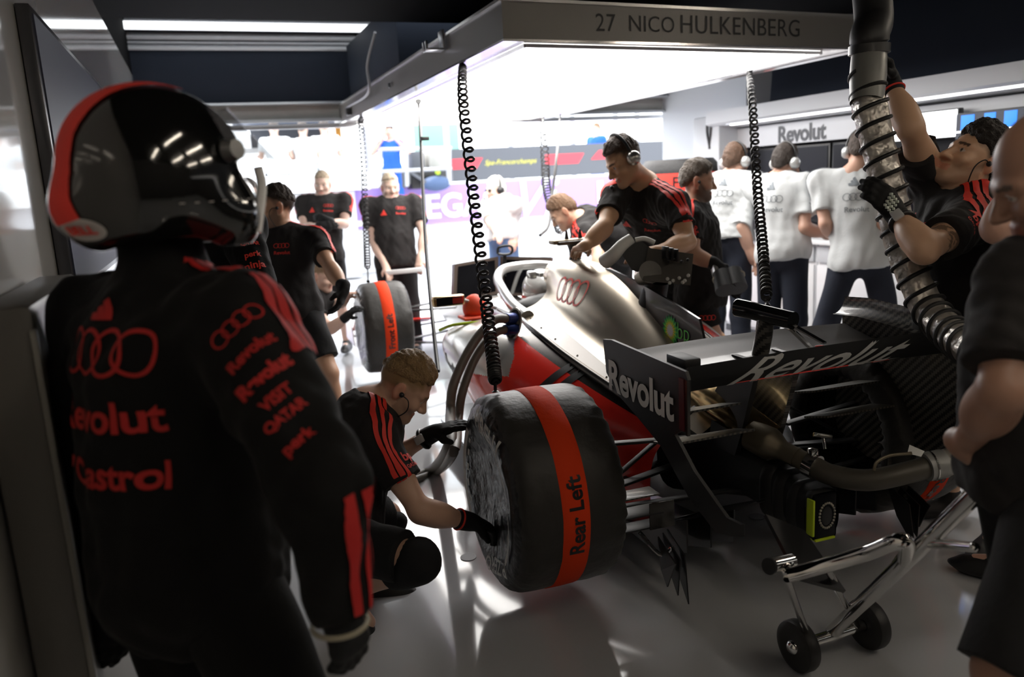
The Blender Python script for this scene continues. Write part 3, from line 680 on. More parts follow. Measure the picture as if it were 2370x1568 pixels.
# the desk
for i, (y0, y1) in enumerate(((6.6, 5.35), (5.34, 4.1), (4.09, 2.9), (2.89, 1.7))):
    lb = ('white desk cabinet furthest along the right side behind the engineers', 'white desk cabinet between two engineers with a grey drawer slot', 'white desk cabinet behind the grey hose', 'white desk cabinet behind the bald man at right')[i]
    r = thing('desk_cabinet', lb, 'cabinet', (5.0, (y0 + y1) / 2, 0), 'white desk cabinets along the right side')
    MB().box((5.06, (y0 + y1) / 2, 0.48), (0.50, y0 - y1 - 0.01, 0.88), bev=0.01).build('carcass', M_WHITE_P, r); MB().box((5.0, (y0 + y1) / 2, 0.03), (0.42, y0 - y1 - 0.03, 0.06)).build('plinth', M_BLACK, r)
    d = MB().box((4.80, (y0 + y1) / 2, 0.84), (0.03, y0 - y1 - 0.03, 0.13), bev=0.004).build('drawer', M_PANEL, r); MB().box((4.782, (y0 + y1) / 2 - 0.1, 0.84), (0.012, 0.36, 0.035)).build('handle', M_BLACK, d)
    MB().box((4.80, (y0 + y1) / 2, 0.42), (0.02, y0 - y1 - 0.03, 0.66), bev=0.004).build('door', M_WHITE_P, r)
tag(MB().box((5.03, 4.2, 0.945), (0.58, 4.9, 0.04), bev=0.008).build('worktop', M_WHITE_P), 'long pale worktop over the white cabinets on the right', 'worktop')
p = atx(2330, 580, 4.95); c = MB().box(p + A(0, 0, 0.03), (0.20, 0.30, 0.12), bev=0.004); lay(c, g_join(g_poly([(-.5, -.2), (.1, -.2), (.1, .3), (-.5, .3)]), g_poly([(.2, -.2), (.5, -.2), (.5, .3), (.2, .3)])), p + A(-0.10, 0.02, 0.04), (0, -1, 0), (0, 0, 1), 0.05, 1)
c = c.build('cardboard_box', [mat('cardboard', (0.42, 0.30, 0.18), 0.8, var=(8, .1)), M_BLACK]); tag(c, 'small brown cardboard box standing on the desk behind the bald man', 'box')
c.location.z = 0.966

# ------------------------------------------------------------------ left side: screen on the wall, near cabinet
WX = -0.447
a, b_, c_ = atx(37, 40, WX), atx(225, 195, WX), atx(105, 480, WX); y0, y1, z1 = a[1], b_[1], (a[2] + b_[2]) / 2; z0 = 1.30
r = thing('television', 'large slim television hanging on the glossy left wall', 'television', (WX, (y0 + y1) / 2, z0))
MB().box((WX + 0.02, (y0 + y1) / 2, (z0 + z1) / 2), (0.04, y1 - y0, z1 - z0), bev=0.004).build('tv_case', mat('tv_case', (0.10, 0.10, 0.11), 0.3, 0.6), r)
MB().box((WX + 0.042, (y0 + y1) / 2, (z0 + z1) / 2), (0.006, y1 - y0 - 0.05, z1 - z0 - 0.05)).build('tv_screen', mat('tv_glass', (0.06, 0.066, 0.095), 0.45, spec=.15), r)
cb = aty(86, 705, 1.78); cf = aty(130, 1130, 1.78); xr = (cb[0] + cf[0]) / 2; zt = cb[2]; y0 = 1.78
r = thing('tool_cabinet', 'grey tool cabinet against the left wall beside the helmeted driver', 'cabinet', ((WX + xr) / 2, y0 + .35, 0))
MB().box(((WX + .004 + xr) / 2, y0 + 0.36, zt / 2 + .02), (xr - WX - .004, 0.70, zt - 0.04), bev=0.02).build('carcass', mat('cabinet_grey', (0.16, 0.15, 0.135), 0.4), r)
MB().box((xr - 0.004, y0 + 0.004, zt / 2), (0.012, 0.02, zt - 0.10), bev=.003).build('door_edge', mat('edge_grey', (.30, .29, .26), .4), r)
MB().tube(spline([A(WX + .03, y0, .55), A(WX + .03, y0 - .04, .53), A(WX + .03, y0 - .04, .25), A(WX + .03, y0, .23)], 20), 0.008, 10).build('handle', M_ALU, r)

# ------------------------------------------------------------------ the lit gantry over the car
zb = 2.30; g0, g1, g2, g3 = atz(1165, 89, zb), atz(2011, 111, zb), atz(1250, 276, zb), atz(775, 292, zb)      # near left, near right, far right, far left
zt = aty(1160, 1, g0[1])[2]; gu = A(0, 0, zt - zb)
g = thing('light_gantry', 'broad grey light gantry with a glowing panel hanging over the race car', 'gantry', (g0 + g1 + g2 + g3) / 4)
M_GFR = mat('gantry_grey', (0.21, 0.20, 0.19), 0.42, 0.3); M_GTR = mat('gantry_trim', (0.75, 0.74, 0.73), 0.22, 0.7); M_LETTER = mat('letter_dark', (0.012, 0.012, 0.013), 0.5)
Q = [g0, g1, g2, g3]; cen = sum(Q) / 4
def inset(d): return [q + nrm(A(*(cen - q)[:2], 0)) * 0 + A(math.copysign(d, (cen - q)[0]), math.copysign(d, (cen - q)[1]), 0) for q in Q]
I1 = inset(0.02); I2 = inset(0.20)
for k in range(4):
    a, b_ = Q[k], Q[(k + 1) % 4]; ia, ib = I1[k], I1[(k + 1) % 4]
    m = MB(); m.add([a, b_, ib, ia, a + gu, b_ + gu, ib + gu, ia + gu], [(0, 1, 5, 4), (2, 3, 7, 6), (4, 5, 6, 7), (0, 3, 2, 1), (0, 4, 7, 3), (1, 2, 6, 5)])
    if k == 0:
        d = b_ - a; n = nrm(np.cross(d, UP)); L = np.linalg.norm(d); d = d / L
        tx = (aty(1400, 53, a[1]), aty(1653, 60, a[1])); w0 = 0.052
        for s_, pa, pb in (('27', (1378, 52), (1424, 53)), ('NICO', (1456, 55), (1560, 57)), ('HULKENBERG', (1575, 58), (1850, 64))):
            def onf(p): rr = ray(*p); return CAM + rr * ((a - CAM).dot(n) / rr.dot(n))
            A_, B_ = onf(pa), onf(pb); lay(m, g_text(s_, 0.0, 0, 1.04), (A_ + B_) / 2, d, UP, np.linalg.norm(B_ - A_), 1, 0.003)
    m.build('fascia', [M_GFR, M_LETTER], g, label='front fascia with the dark number and name' if k == 0 else None)
    e = MB(); e.add([a, b_, I2[(k + 1) % 4] + UP * 0.012, I2[k] + UP * 0.012], [(0, 1, 2, 3)]); e.add([a - UP * 0.012, b_ - UP * 0.012, ib, ia, a, b_], [(0, 1, 5, 4), (0, 3, 2, 1)]); e.build('border_panel', mat('acrylic_border', (0.72, 0.70, 0.70), 0.12, 0.75), g)
    t = MB().bar(a + gu + UP * 0.006, b_ + gu + UP * 0.006, 0.03, 0.016); t.build('top_rail', M_GTR, g)
    t = MB().bar(I2[k], I2[(k + 1) % 4], 0.014, 0.02); t.build('panel_rail', M_GTR, g)
M_PANEL_L = mat('light_panel', (1, 1, 1), emis=(1.0, 0.97, 0.93), es=6.5)
MB().add([q + UP * 0.014 for q in I2], [(3, 2, 1, 0)]).build('light_panel', M_PANEL_L, g)
MB().add([q + gu * 0.95 for q in I1], [(0, 1, 2, 3)]).build('top_cover', M_CEIL, g)
# hook, switch and socket on the left fascia
sd_ = nrm(g3 - g0); out = nrm(np.cross(UP, sd_))
hk = g0 + sd_ * 1.02 + gu
m = MB(); m.box(hk + out * 0.02 - UP * 0.02, (0.012, 0.10, 0.12), bev=0.002); m.box(hk + out * 0.07 - UP * 0.075, (0.11, 0.10, 0.012), bev=0.002); m.box(hk + out * 0.12 - UP * 0.05, (0.012, 0.03, 0.06), bev=0.002); m.box(hk + out * 0.12 - UP * 0.05 + sd_ * 0.06, (0.012, 0.03, 0.06), bev=0.002)
m.build('hook_bracket', M_ALU, g)
for f_, nm, s_ in ((0.46, 'switch', (0.01, 0.05, 0.04)), (0.80, 'socket', (0.06, 0.08, 0.07))): MB().box(g0 + (g3 - g0) * f_ + gu * (0.45 if nm == 'switch' else 0.3) + out * 0.02, s_, bev=0.004).build(nm, M_BLACK, g)
q = g0 + (g3 - g0) * 0.80 + out * 0.03
dz = aty(810, 108, 8.7)[2]
dx = aty(810, 200, 8.7)[0]
tag(MB().box(((dx + 4.1) / 2, 7.62, (zt + dz) / 2 + 0.02), (4.1 - dx, 2.2, dz - zt - 0.02), bev=0.01).build('gantry_housing', M_DARKWALL), 'dark box housing sitting on top of the light gantry', 'housing')
tag(MB().tube(spline([aty(868, 75, 6.6), aty(850, 150, 6.9), aty(852, 215, 7.1), q + UP * 0.10, q + UP * 0.02], 30), 0.012, 8).build('power_cable', mat('cable_grey', (0.25, 0.25, 0.26), 0.4)), 'grey power cable curving down to the gantry socket', 'cable')

for px, py, lb in ((1084, 1291, 'round grey floor plug beside the Rear Left tyre'), (1752, 1197, 'round dark floor plug under the rear of the car')):
    q = atz(px, py, 0); tag(MB().cyl(q, q + UP * .003, .035, n=28).build('floor_plug', mat('plug_grey', (.16, .16, .17), .4)), lb, 'plug')
# ------------------------------------------------------------------ hanging coiled and straight leads
def coil(name, P, label, rad, turns, t0=0.12, t1=0.93, w=0.0055, plug=None, group='coiled leads from the gantry'):
    C_ = spline(P, 500); s = np.linspace(0, 1, 500); L = np.linalg.norm(C_[-1] - C_[0]); R_ = rad * np.clip((s - t0) / 0.03, 0, 1) * np.clip((t1 - s) / 0.02, 0, 1)
    tt = np.clip((s - t0) / (t1 - t0), 0, 1); ph = 2 * pi * turns * tt ** 1.35
    n = 500 if turns < 20 else 1400
    sl = np.linspace(0, 1, n); C2 = np.stack([np.interp(sl, s, C_[:, i]) for i in range(3)], 1); R2 = np.interp(sl, s, R_); p2 = np.interp(sl, s, ph)
    x, y, _ = frame(C_[-1] - C_[0]); P2 = C2 + R2[:, None] * (np.cos(p2)[:, None] * x + np.sin(p2)[:, None] * y)
    r = thing(name, label, 'cable', C_[-1], group); MB().tube(P2, w, 6).build('coiled_cord', M_CABLE, r)
    MB().cyl(C_[0], C_[0] + (C_[4] - C_[0]) * 3, 0.022, 0.016, 16).build('socket_plug', M_BLACK, r); MB().cyl(C_[-1], C_[-6], 0.016, 0.009, 12).build('end_plug', M_BLACK, r)
    return r

# ------------------------------------------------------------------ outside: pit lane, pit wall, stand
M_PURPLE = mat('banner_purple', (0.36, 0.24, 0.62), 0.7); M_PWHITE = mat('paint_white', (0.8, 0.8, 0.8), 0.7); M_DGREY = mat('board_grey', (0.10, 0.105, 0.12), 0.7); M_RAIL = mat('rail_grey', (0.45, 0.46, 0.48), 0.5, 0.3)
M_FLASH = mat('flash_red', (0.75, 0.06, 0.08), 0.7); M_YEL = mat('script_yellow', (0.75, 0.70, 0.10), 0.7); M_ORANGE = mat('post_orange', (0.7, 0.32, 0.05), 0.6); M_SAFETY = mat('safety_lime', (0.5, 0.75, 0.05), 0.6)
PY = 15.0
struct(MB().box((6, PY + 0.25, 0.4), (34, 0.4, 0.8)).box((6, PY + 0.2, 1.19), (34, 0.3, 0.74), m=1).box((6, PY + 0.2, 1.575), (34, 0.29, 0.03), m=0).build('wall_pit', [M_PWHITE, M_PURPLE]))
def ontoy(s_, pa, pb, y, m, bold=0.03, shear=0.0, mb=None):
    a, b_ = aty(*pa, y), aty(*pb, y); ban = MB(); lay(ban, g_text(s_, bold, shear), A((a[0] + b_[0]) / 2, y, (a[2] + b_[2]) / 2), (1, 0, 0), (0, 0, 1), b_[0] - a[0], m, 0.004); return ban
BL = thing('banner_lettering', 'big white capital letters along the purple pit wall banner', 'lettering', (4, PY, .85))
for q in (('W', (672, 470), (795, 470), .03, 0), ('LA', (805, 492), (905, 488), .03, 0), ('VEGAS', (935, 480), (1150, 470), .03, 0), ('Vi', (1205, 460), (1295, 455), 0, .35), ('L', (1383, 455), (1422, 453), .03, 0)): ontoy(q[0], q[1], q[2], PY + .04, 0, q[3], q[4]).build('letter', [M_PWHITE], BL)
a, b_ = aty(1047, 345, PY), aty(1560, 318, PY); c = MB().box(((a[0] + b_[0]) / 2, PY + 0.15, (a[2] + 1.60) / 2), (b_[0] - a[0], 0.1, a[2] - 1.60))
yb = PY + 0.095
for p0, p1, hh, fl in (((1047, 380), (1118, 378), .20, 1), ((1262, 374), (1352, 362), .20, 1), ((1372, 362), (1470, 352), .18, 0)):
    u, v = aty(*p0, yb), aty(*p1, yb); z = (u[2] + v[2]) / 2; P = [(u[0], yb, z - hh / 2), (v[0] - 0.14, yb, z - hh / 2), (v[0], yb, z + hh / 2), (u[0], yb, z + hh / 2)] if fl else [(u[0] - .05, yb, z - hh / 2), (v[0], yb, z - hh / 2), (v[0], yb, z + hh / 2), (u[0] + .14, yb, z + hh / 2)]
    c.add(np.array(P) - A(0, .004, 0), [(0, 1, 2, 3)], 1)
a, b_ = aty(1122, 378, yb), aty(1242, 374, yb); lay(c, g_text('Spa-Francorchamps', -0.005, 0.4), (a + b_) / 2, (1, 0, 0), (0, 0, 1), b_[0] - a[0], 2, 0.006)
tag(c.build('trackside_board', [M_DGREY, M_FLASH, M_YEL]), 'dark grey board with red flashes and yellow script on the pit wall', 'sign')
# fence posts and a mesh panel above
for px, lb in ((845, 'thin pale fence post left of the woman in blue'), (1032, 'pale fence post at the left end of the grey board'), (1180, 'pale fence post above the yellow script'), (1325, 'pale fence post left of the far blue figure'), (1425, 'pale fence post above the head of the headset mechanic'), (1475, 'rightmost pale fence post by the garage wall')):
    q = aty(px, 300, 16.5); tag(MB().cyl((q[0], 16.5, 0), (q[0], 16.5, 3.6), 0.06, n=12).build('fence_post', M_RAIL), lb, 'post', 'fence posts beyond the pit wall')
q = aty(1010, 320, 17.0); tag(MB().box((q[0], 17, 2.55), (1.0, 0.08, 0.55), bev=0.02).box((q[0], 17.06, 1.3), (.08, .06, 2.6)).build('green_board', mat('board_green', (0.25, 0.55, 0.40), 0.7)), 'pale green board hanging beyond the pit wall', 'sign')
# rail and crates by the woman in blue
tag(MB().box((aty(1381, 318, 16.2)[0], 16.3, .62), (1.6, 1.0, 1.24), bev=.02).build('viewing_platform', M_PWHITE), 'pale platform beyond the grey board under the far blue figure', 'platform')
r = thing('pit_wall_rail', 'grey tube rail with a dark diagonal brace on the pit wall', 'rail', aty(940, 440, 14.4))
for pa, pb in (((880, 346), (1045, 343)), ((870, 398), (1045, 390)), ((940, 345), (942, 432)), ((880, 346), (880, 432)), ((1040, 343), (1040, 428))):
    MB().tube([aty(*pa, 14.4), aty(*pb, 14.4)], 0.035, 8).build('rail_tube', M_RAIL, r)
MB().bar(aty(945, 395, 14.42), aty(1000, 432, 14.42), 0.05, 0.05).build('brace', M_DGREY, r)
for pa, pb, m, lb in (((880, 398), (935, 436), M_DGREY, 'dark equipment case under the grey rail left of its post'), ((945, 398), (1030, 434), M_BLACK, 'black equipment case under the rail right of its post'), ((945, 352), (978, 392), M_DGREY, 'dark case behind the rail beside the woman in blue'), ((985, 350), (1025, 388), M_CONC, 'sand coloured case behind the rail')):
    a, b_ = aty(*pa, 14.9), aty(*pb, 14.9); tag(MB().box((a + b_) / 2, (b_[0] - a[0], 0.4, a[2] - b_[2]), bev=0.03).build('equipment_case', m), lb, 'case', 'cases under the pit wall rail')
a = aty(1010, 425, 14.5); tag(MB().ball(a, (0.28, 0.2, 0.14)).build('bag', mat('bag_blue', (0.06, 0.10, 0.2), 0.7)), 'dark blue bag lying under the pit wall rail', 'bag')
tag(MB().ball(aty(1013, 399, 14.45), (0.05, 0.05, 0.05)).build('lime_lamp', M_SAFETY), 'small lime coloured round lamp on the dark blue bag', 'lamp')
# the pit wall stand of the white shirted crew
a, b_ = aty(600, 410, 14.6), aty(788, 405, 14.6); zf = a[2]
r = thing('pit_stand', 'white pit wall stand with a dark roof edge where three people sit', 'stand', (a[0], 14.6, 0))
MB().box(((a[0] + b_[0]) / 2 - 0.3, 14.7, zf - 0.16), (b_[0] - a[0] + 1.4, 1.4, 0.30), bev=0.02).build('platform', M_PWHITE, r)
MB().box(((a[0] + b_[0]) / 2, 14.7, (zf - 0.3) / 2), (b_[0] - a[0] + 0.3, 1.0, zf - 0.35)).build('base', mat('base_grey', (0.5, 0.5, 0.52), 0.6), r)
z1 = aty(690, 345, 15.2)[2]; MB().box(((a[0] + b_[0]) / 2, 15.3, z1), (b_[0] - a[0] + 0.6, 0.4, 0.07)).build('desk_shelf', M_PWHITE, r)
for px, w in ((608, .42), (662, .5), (735, .45)):
    q = aty(px, 322, 15.5); MB().box(q, (w, 0.05, 0.36), bev=0.01).build('screen', M_DGREY, r)
q = aty(690, 288, 15.5); MB().box(q + A(0.1, 0, 0.04), (2.4, 1.8, 0.14)).build('roof_edge', mat('roof_navy', (0.05, 0.07, 0.12), 0.6), r)
q = aty(784, 320, 15.3); MB().box(q, (0.10, 0.08, 0.5)).build('orange_post', M_ORANGE, r)
# tyre stack in black covers by the right wall
q = atz(1570, 620, 0.0); d_ = 7.2; c0 = at(1572, 380, d_)
r = thing('tyre_stack', 'stack of tyres in black covers with red bands behind the bearded mechanic', 'tyres', (c0[0], c0[1], 0), None)
for i in range(4):
    z = 0.02 + i * 0.42; t = MB().lathe([(0, .02, 0), (0, .30, 0), (.04, .335, 0), (.13, .34, 1), (.29, .34, 0), (.37, .335, 0), (.41, .30, 0), (.41, .02, 0)], (c0[0], c0[1], z), (0, 0, 1), 48)
    if i == 3 or i == 2:
        bv = t.bvh(); wrap(t, bv, g_text('Front', 0.01), A(c0[0], c0[1], z + .21) + nrm(CAM - c0) * A(1, 1, 0) * .36 + A(.10, -.02, 0), nrm(np.cross(UP, nrm((CAM - c0) * A(1, 1, 0)))), UP, 0.30, 2, L=0.03)
    t.build('tyre_cover', [mat('cover_black', (0.013, 0.013, 0.014), 0.55, bump=(30, 0.35, 0.01)), M_RED, M_BLACK], r)
tag(MB().tube(spline([atx(1641, 262, 5.0), atx(1636, 300, 4.98), atx(1643, 345, 5.0)], 20), 0.012, 8).tube(spline([atx(1646, 262, 5.0), atx(1645, 300, 4.99), atx(1641, 345, 5.0)], 20), 0.01, 8).build('wall_cable', M_CABLE), 'pair of black cables hanging down the grey pillar on the right', 'cable')

# ------------------------------------------------------------------ the race car
def dep(P): return float(-((np.asarray(P, float) - CAM) @ CAM_R)[2])
M_TI = mat('body_titanium', (0.60, 0.53, 0.43), 0.30, 1.0, bump=(400, 0.03, 0.002)); M_SILV = mat('body_silver', (0.72, 0.70, 0.66), 0.28, 0.75); M_CARB = mat('carbon_black', (0.012, 0.012, 0.013), 0.28, coat=0.5)
M_CRED = mat('body_red', (0.86, 0.035, 0.022), 0.22, coat=0.6); M_CARBG = weave('carbon_weave', (0.016, 0.015, 0.014), (0.13, 0.12, 0.105), 0.009, 0.30, (1, 2)); M_CARBF = weave('carbon_fine', (0.018, 0.017, 0.015), (0.10, 0.09, 0.07), 0.0045, 0.42, (0, 1), coat=.2)
M_DARKTI = mat('body_dark_metal', (0.085, 0.08, 0.075), 0.24, 0.85); M_GOLD = mat('exhaust_gold', (0.55, 0.40, 0.20), 0.20, 1.0, var=(9, 0.25)); M_PIPE = mat('pipe_raw', (0.20, 0.17, 0.12), 0.42, 0.85, var=(6, .15))
M_CHROME = mat('chrome', (0.78, 0.77, 0.75), 0.07, 1.0); M_RING = mat('rings_red', (0.85, 0.06, 0.03), 0.4); M_MATT = mat('matt_black', (0.010, 0.010, 0.011), 0.5); M_PALE = mat('letter_pale', (0.80, 0.80, 0.77), 0.5); M_LIME = mat('lime_strip', (0.55, 0.72, 0.02), 0.45)
M_HALO = mat('halo_silver', (0.56, 0.56, 0.55), 0.28, 0.6); M_WHELM = mat('helmet_white', (0.75, 0.75, 0.73), 0.15, coat=0.8)
R_ = thing('race_car', 'open-wheel race car in silver, black and red raised in the garage under the gantry', 'race car', car(0, 1.3, -0.1))
def half(st, nv, nu):
    S = np.stack([spline(np.array(p), nu) for _, p in st]); v = spline(np.array([[q[0]] for q in st]), nv)[:, 0]
    G = np.stack([spline(S[:, j], nv) for j in range(nu)], 1); return np.concatenate([G[..., :1], np.broadcast_to(v[:, None, None], G[..., :1].shape), G[..., 1:]], -1)
def mir(G): Q = G.copy(); Q[..., 0] *= -1; return Q
def cgrid(mb, G, m=0, **k): s = G.shape; mb.grid(carv(G.reshape(-1, 3)).reshape(s), m, **k)
EC = [(1.80, [(0, 1.000), (-.06, .99), (-.105, .95), (-.12, .88), (-.13, .81), (-.20, .75), (-.31, .715)]),
      (1.60, [(0, 1.022), (-.075, 1.005), (-.13, .95), (-.155, .87), (-.18, .80), (-.26, .745), (-.38, .715)]),
      (1.30, [(0, 1.012), (-.075, .985), (-.14, .915), (-.18, .835), (-.22, .77), (-.30, .725), (-.42, .70)]),
      (1.00, [(0, .945), (-.065, .915), (-.135, .85), (-.185, .775), (-.23, .72), (-.31, .685), (-.42, .665)]),
      (0.65, [(0, .790), (-.05, .772), (-.11, .725), (-.165, .67), (-.22, .632), (-.29, .61), (-.37, .595)]),
      (0.30, [(0, .630), (-.04, .622), (-.09, .595), (-.14, .56), (-.19, .53), (-.24, .515), (-.30, .505)]),
      (0.02, [(0, .520), (-.03, .517), (-.07, .50), (-.11, .475), (-.15, .45), (-.18, .435), (-.22, .42)])]
G = half(EC, 120, 44); e = MB(); full = np.concatenate([G[:, ::-1], mir(G)[:, 1:]], 1); cgrid(e, full)
e.M = [3 if (abs((k % (full.shape[1] - 1)) - 43) > 35.5 and k // (full.shape[1] - 1) > 34) else 0 for k in range(len(e.F))]
ebv = e.bvh()
def onu(px, py, u): r = ray(px, py); t = (u - (CAM - CO).dot(RGT)) / r.dot(RGT); return CAM + r * t
wrap(e, ebv, g_rings(0.026), onu(1316, 675, -.17), -FWD, UP, 0.36, 1, L=0.012, hgt=1.15, reach=.6)
for q in range(7): # quarter-turn fasteners along the lower seam
    i = 14 + q * 14; c = carv(G[i:i + 1, 40])[0]; e.ball(c, 0.006, m=2, n=8)
e.build('engine_cover', [M_TI, M_RING, M_CHROME, M_DARKTI], R_, 60)
# dark carbon lower band of the cover and intake mouth
m = MB(); t = np.linspace(0, 2 * pi, 40, endpoint=False); ring = lambda v, a, b_, w: np.stack([a * np.cos(t), np.full(40, v), w + b_ * np.sin(t)], 1)
cgrid(m, np.stack([ring(1.80, .118, .10, .90), ring(1.87, .112, .095, .905), ring(1.86, .10, .083, .905), ring(1.72, .085, .07, .905)]), close_v=True); m.build('roll_hoop_intake', M_TI, R_)
m = MB(); cgrid(m, np.stack([ring(1.73, .085, .07, .905), ring(1.73, .001, .001, .905)]), close_v=True); m.build('intake_mouth', M_MATT, R_)
# shark fin
F2 = [(1.28, 1.00), (1.14, 1.0), (.90, .972), (.67, .932), (.45, .893), (.29, .86), (.275, .83), (.24, .745), (.235, .60), (.5, .70), (.8, .82), (1.05, .92), (1.2, .97)]
f = MB().prism(carv([(-.006, v, w) for v, w in F2]), RGT * .012)
def star(r0, r1, n=18): a = np.arange(2 * n) * pi / n; rr = np.where(np.arange(2 * n) % 2 == 0, r1, r0); P = np.stack([np.cos(a) * rr, np.sin(a) * rr], 1); return np.vstack([[0, 0], P]), [(0, i + 1, (i + 1) % (2 * n) + 1) for i in range(2 * n)]
c = onu(1552, 765, -.008)
for k, (r0, r1, mm) in enumerate(((.40, .50, 1), (.33, .43, 2), (.24, .34, 3), (.15, .24, 4))): lay(f, star(r0, r1), c, -FWD, UP, 0.150, mm, .001 + .0006 * k)
lay(f, g_text('bp', -0.012), onu(1582, 775, -.008), -FWD, UP, 0.098, 2, .002)
f.build('shark_fin', [M_CARB, mat('leaf_green', (0.0, 0.38, 0.08), .5), mat('leaf_bright', (0.15, 0.78, 0.10), .5), mat('petal_yellow', (0.85, 0.80, 0.03), .5), mat('petal_white', (.85, .85, .8), .5)], R_, 30)
# sidepods
SP = [(2.06, [(-.36, .60), (-.50, .615), (-.64, .60), (-.70, .56), (-.71, .50), (-.69, .45), (-.62, .41), (-.5, .39)]),
      (1.95, [(-.37, .665), (-.54, .665), (-.69, .63), (-.75, .56), (-.75, .47), (-.70, .37), (-.61, .28), (-.54, .22)]),
      (1.60, [(-.38, .715), (-.56, .69), (-.70, .63), (-.765, .54), (-.76, .41), (-.69, .26), (-.63, .15), (-.60, .07)]),
      (1.25, [(-.42, .70), (-.57, .655), (-.69, .58), (-.755, .48), (-.745, .35), (-.70, .21), (-.66, .12), (-.64, .06)]),
      (0.85, [(-.40, .63), (-.51, .575), (-.61, .49), (-.665, .39), (-.665, .28), (-.64, .17), (-.62, .10), (-.61, .05)]),
      (0.45, [(-.335, .545), (-.41, .49), (-.475, .42), (-.51, .335), (-.51, .25), (-.50, .16), (-.49, .09), (-.49, .05)]),
      (0.10, [(-.24, .45), (-.29, .41), (-.335, .355), (-.355, .29), (-.36, .22), (-.36, .15), (-.36, .10), (-.36, .06)])]
G = half(SP, 300, 150)
def pod(G, side):
    s = MB(); a, b_ = G.shape[:2]; V = carv(G.reshape(-1, 3)); F = []; M = []
    for i in range(a - 1):
        for j in range(b_ - 1):
            f_ = (i * b_ + j, (i + 1) * b_ + j, (i + 1) * b_ + j + 1, i * b_ + j + 1); F.append(f_ if side > 0 else f_[::-1])
            v = G[i, j, 1]; t = j / (b_ - 1); vb = np.interp(t, [0, .08, .18, .28, .36, .44, .6, 1], [1.32, 1.28, 1.10, 1.02, 1.16, 1.36, 1.5, 1.55])
            M.append((1 if side < 0 or v > .9 else 2) if v < vb and t > 0.075 else (2 if t <= .075 and v < 1.24 else 0))
    s.add(V, F, M); bv = s.bvh()
    if side < 0:
        wrap(s, bv, g_word(0.03), onu(1026, 838, -.755), -FWD, UP, 0.66, 3, L=.02, reach=.5)
        # hose port and louvres
        p = onu(1188, 750, -.52); h, n_, _, _ = bv.find_nearest(Vector(p)); h = np.array(h); n_ = np.array(n_); x, y, z = frame(n_)
        pn_ = nrm(-RGT * .75 - FWD * .55 + UP * .35); px_ = nrm(np.cross(UP, pn_)); py_ = np.cross(pn_, px_); hp = MB(); hp.ball(p - pn_ * .01, (.044, .080, .030), R=np.stack([px_, py_, pn_]), n=28)
        hp.tube([p - pn_ * .002 + px_ * .046 * math.cos(k) + py_ * .084 * math.sin(k) for k in np.linspace(0, 2 * pi, 36, endpoint=False)], .006, 8, closed=True, m=1); hp.build('hose_port', [M_MATT, M_SILV], R_)
        h = p + pn_ * .02
        global PORT; PORT = (h, n_)
        for px, py in ((1281, 860), (1297, 862)): wrap(s, bv, g_poly([(-.16, -.5), (.12, -.5), (.20, .1), (.10, .5), (-.02, .5)]), onu(px, py, -.50), -FWD, UP, .19, 4, L=.02, reach=.6)
    s.build('sidepod', [M_SILV, M_CRED, M_DARKTI, M_MATT, M_BLACK], R_, 60)
pod(G, -1); pod(mir(G), 1)
for sx in (-1, 1):  # inlet frames
    m = MB(); cgrid(m, np.stack([np.stack([sx * (.53 + .15 * np.cos(t)), np.full(40, 2.07), .50 + .095 * np.sin(t)], 1), np.stack([sx * (.53 + .13 * np.cos(t)), np.full(40, 1.9), .50 + .07 * np.sin(t)], 1), np.stack([.53 * sx + 0 * t, np.full(40, 1.9), .5 + 0 * t], 1)]), close_v=True); m.build('sidepod_inlet', M_MATT, R_)
# dark shoulder seam between cover and pod
for sx in (-1, 1):
    m = MB(); P = [(sx * -s_[1][0][0] * -1, s_[0], s_[1][0][1] + .004) for s_ in SP[2:]]; m.tube(carv(spline(P, 40)), np.linspace(.016, .022, 40), 10); m.build('shoulder_seam', M_DARKTI, R_)
# chassis tub and nose
CH = [(1.45, .70, .70, .36, .10), (1.80, .62, .705, .37, .07), (2.0, .42, .70, .37, .06), (2.45, .42, .69, .35, .06), (2.75, .55, .68, .31, .06), (2.95, .66, .67, .27, .08), (3.5, .62, .62, .21, .16), (4.1, .52, .52, .155, .22), (4.7, .36, .36, .11, .20), (4.9, .28, .28, .06, .21)]
st = [(v, [(0, wc), (-a * .62, wc + .005), (-a * .74, (wc + wt) / 2), (-a * .82, wt), (-a, wt - .03), (-a * 1.02, (wt + wb) / 2), (-a * .85, wb + .05), (-a * .5, wb), (0, wb)]) for v, wc, wt, a, wb in CH]
G = half(st, 90, 40); m = MB(); cgrid(m, np.concatenate([G, mir(G)[:, ::-1][:, 1:]], 1)); m.build('chassis', M_HALO, R_, 50)
m = MB(); m.ball(car(0, 2.0, .68), (.30, .14, .10), R=np.stack([RGT, FWD, UP])); m.build('headrest', M_MATT, R_)
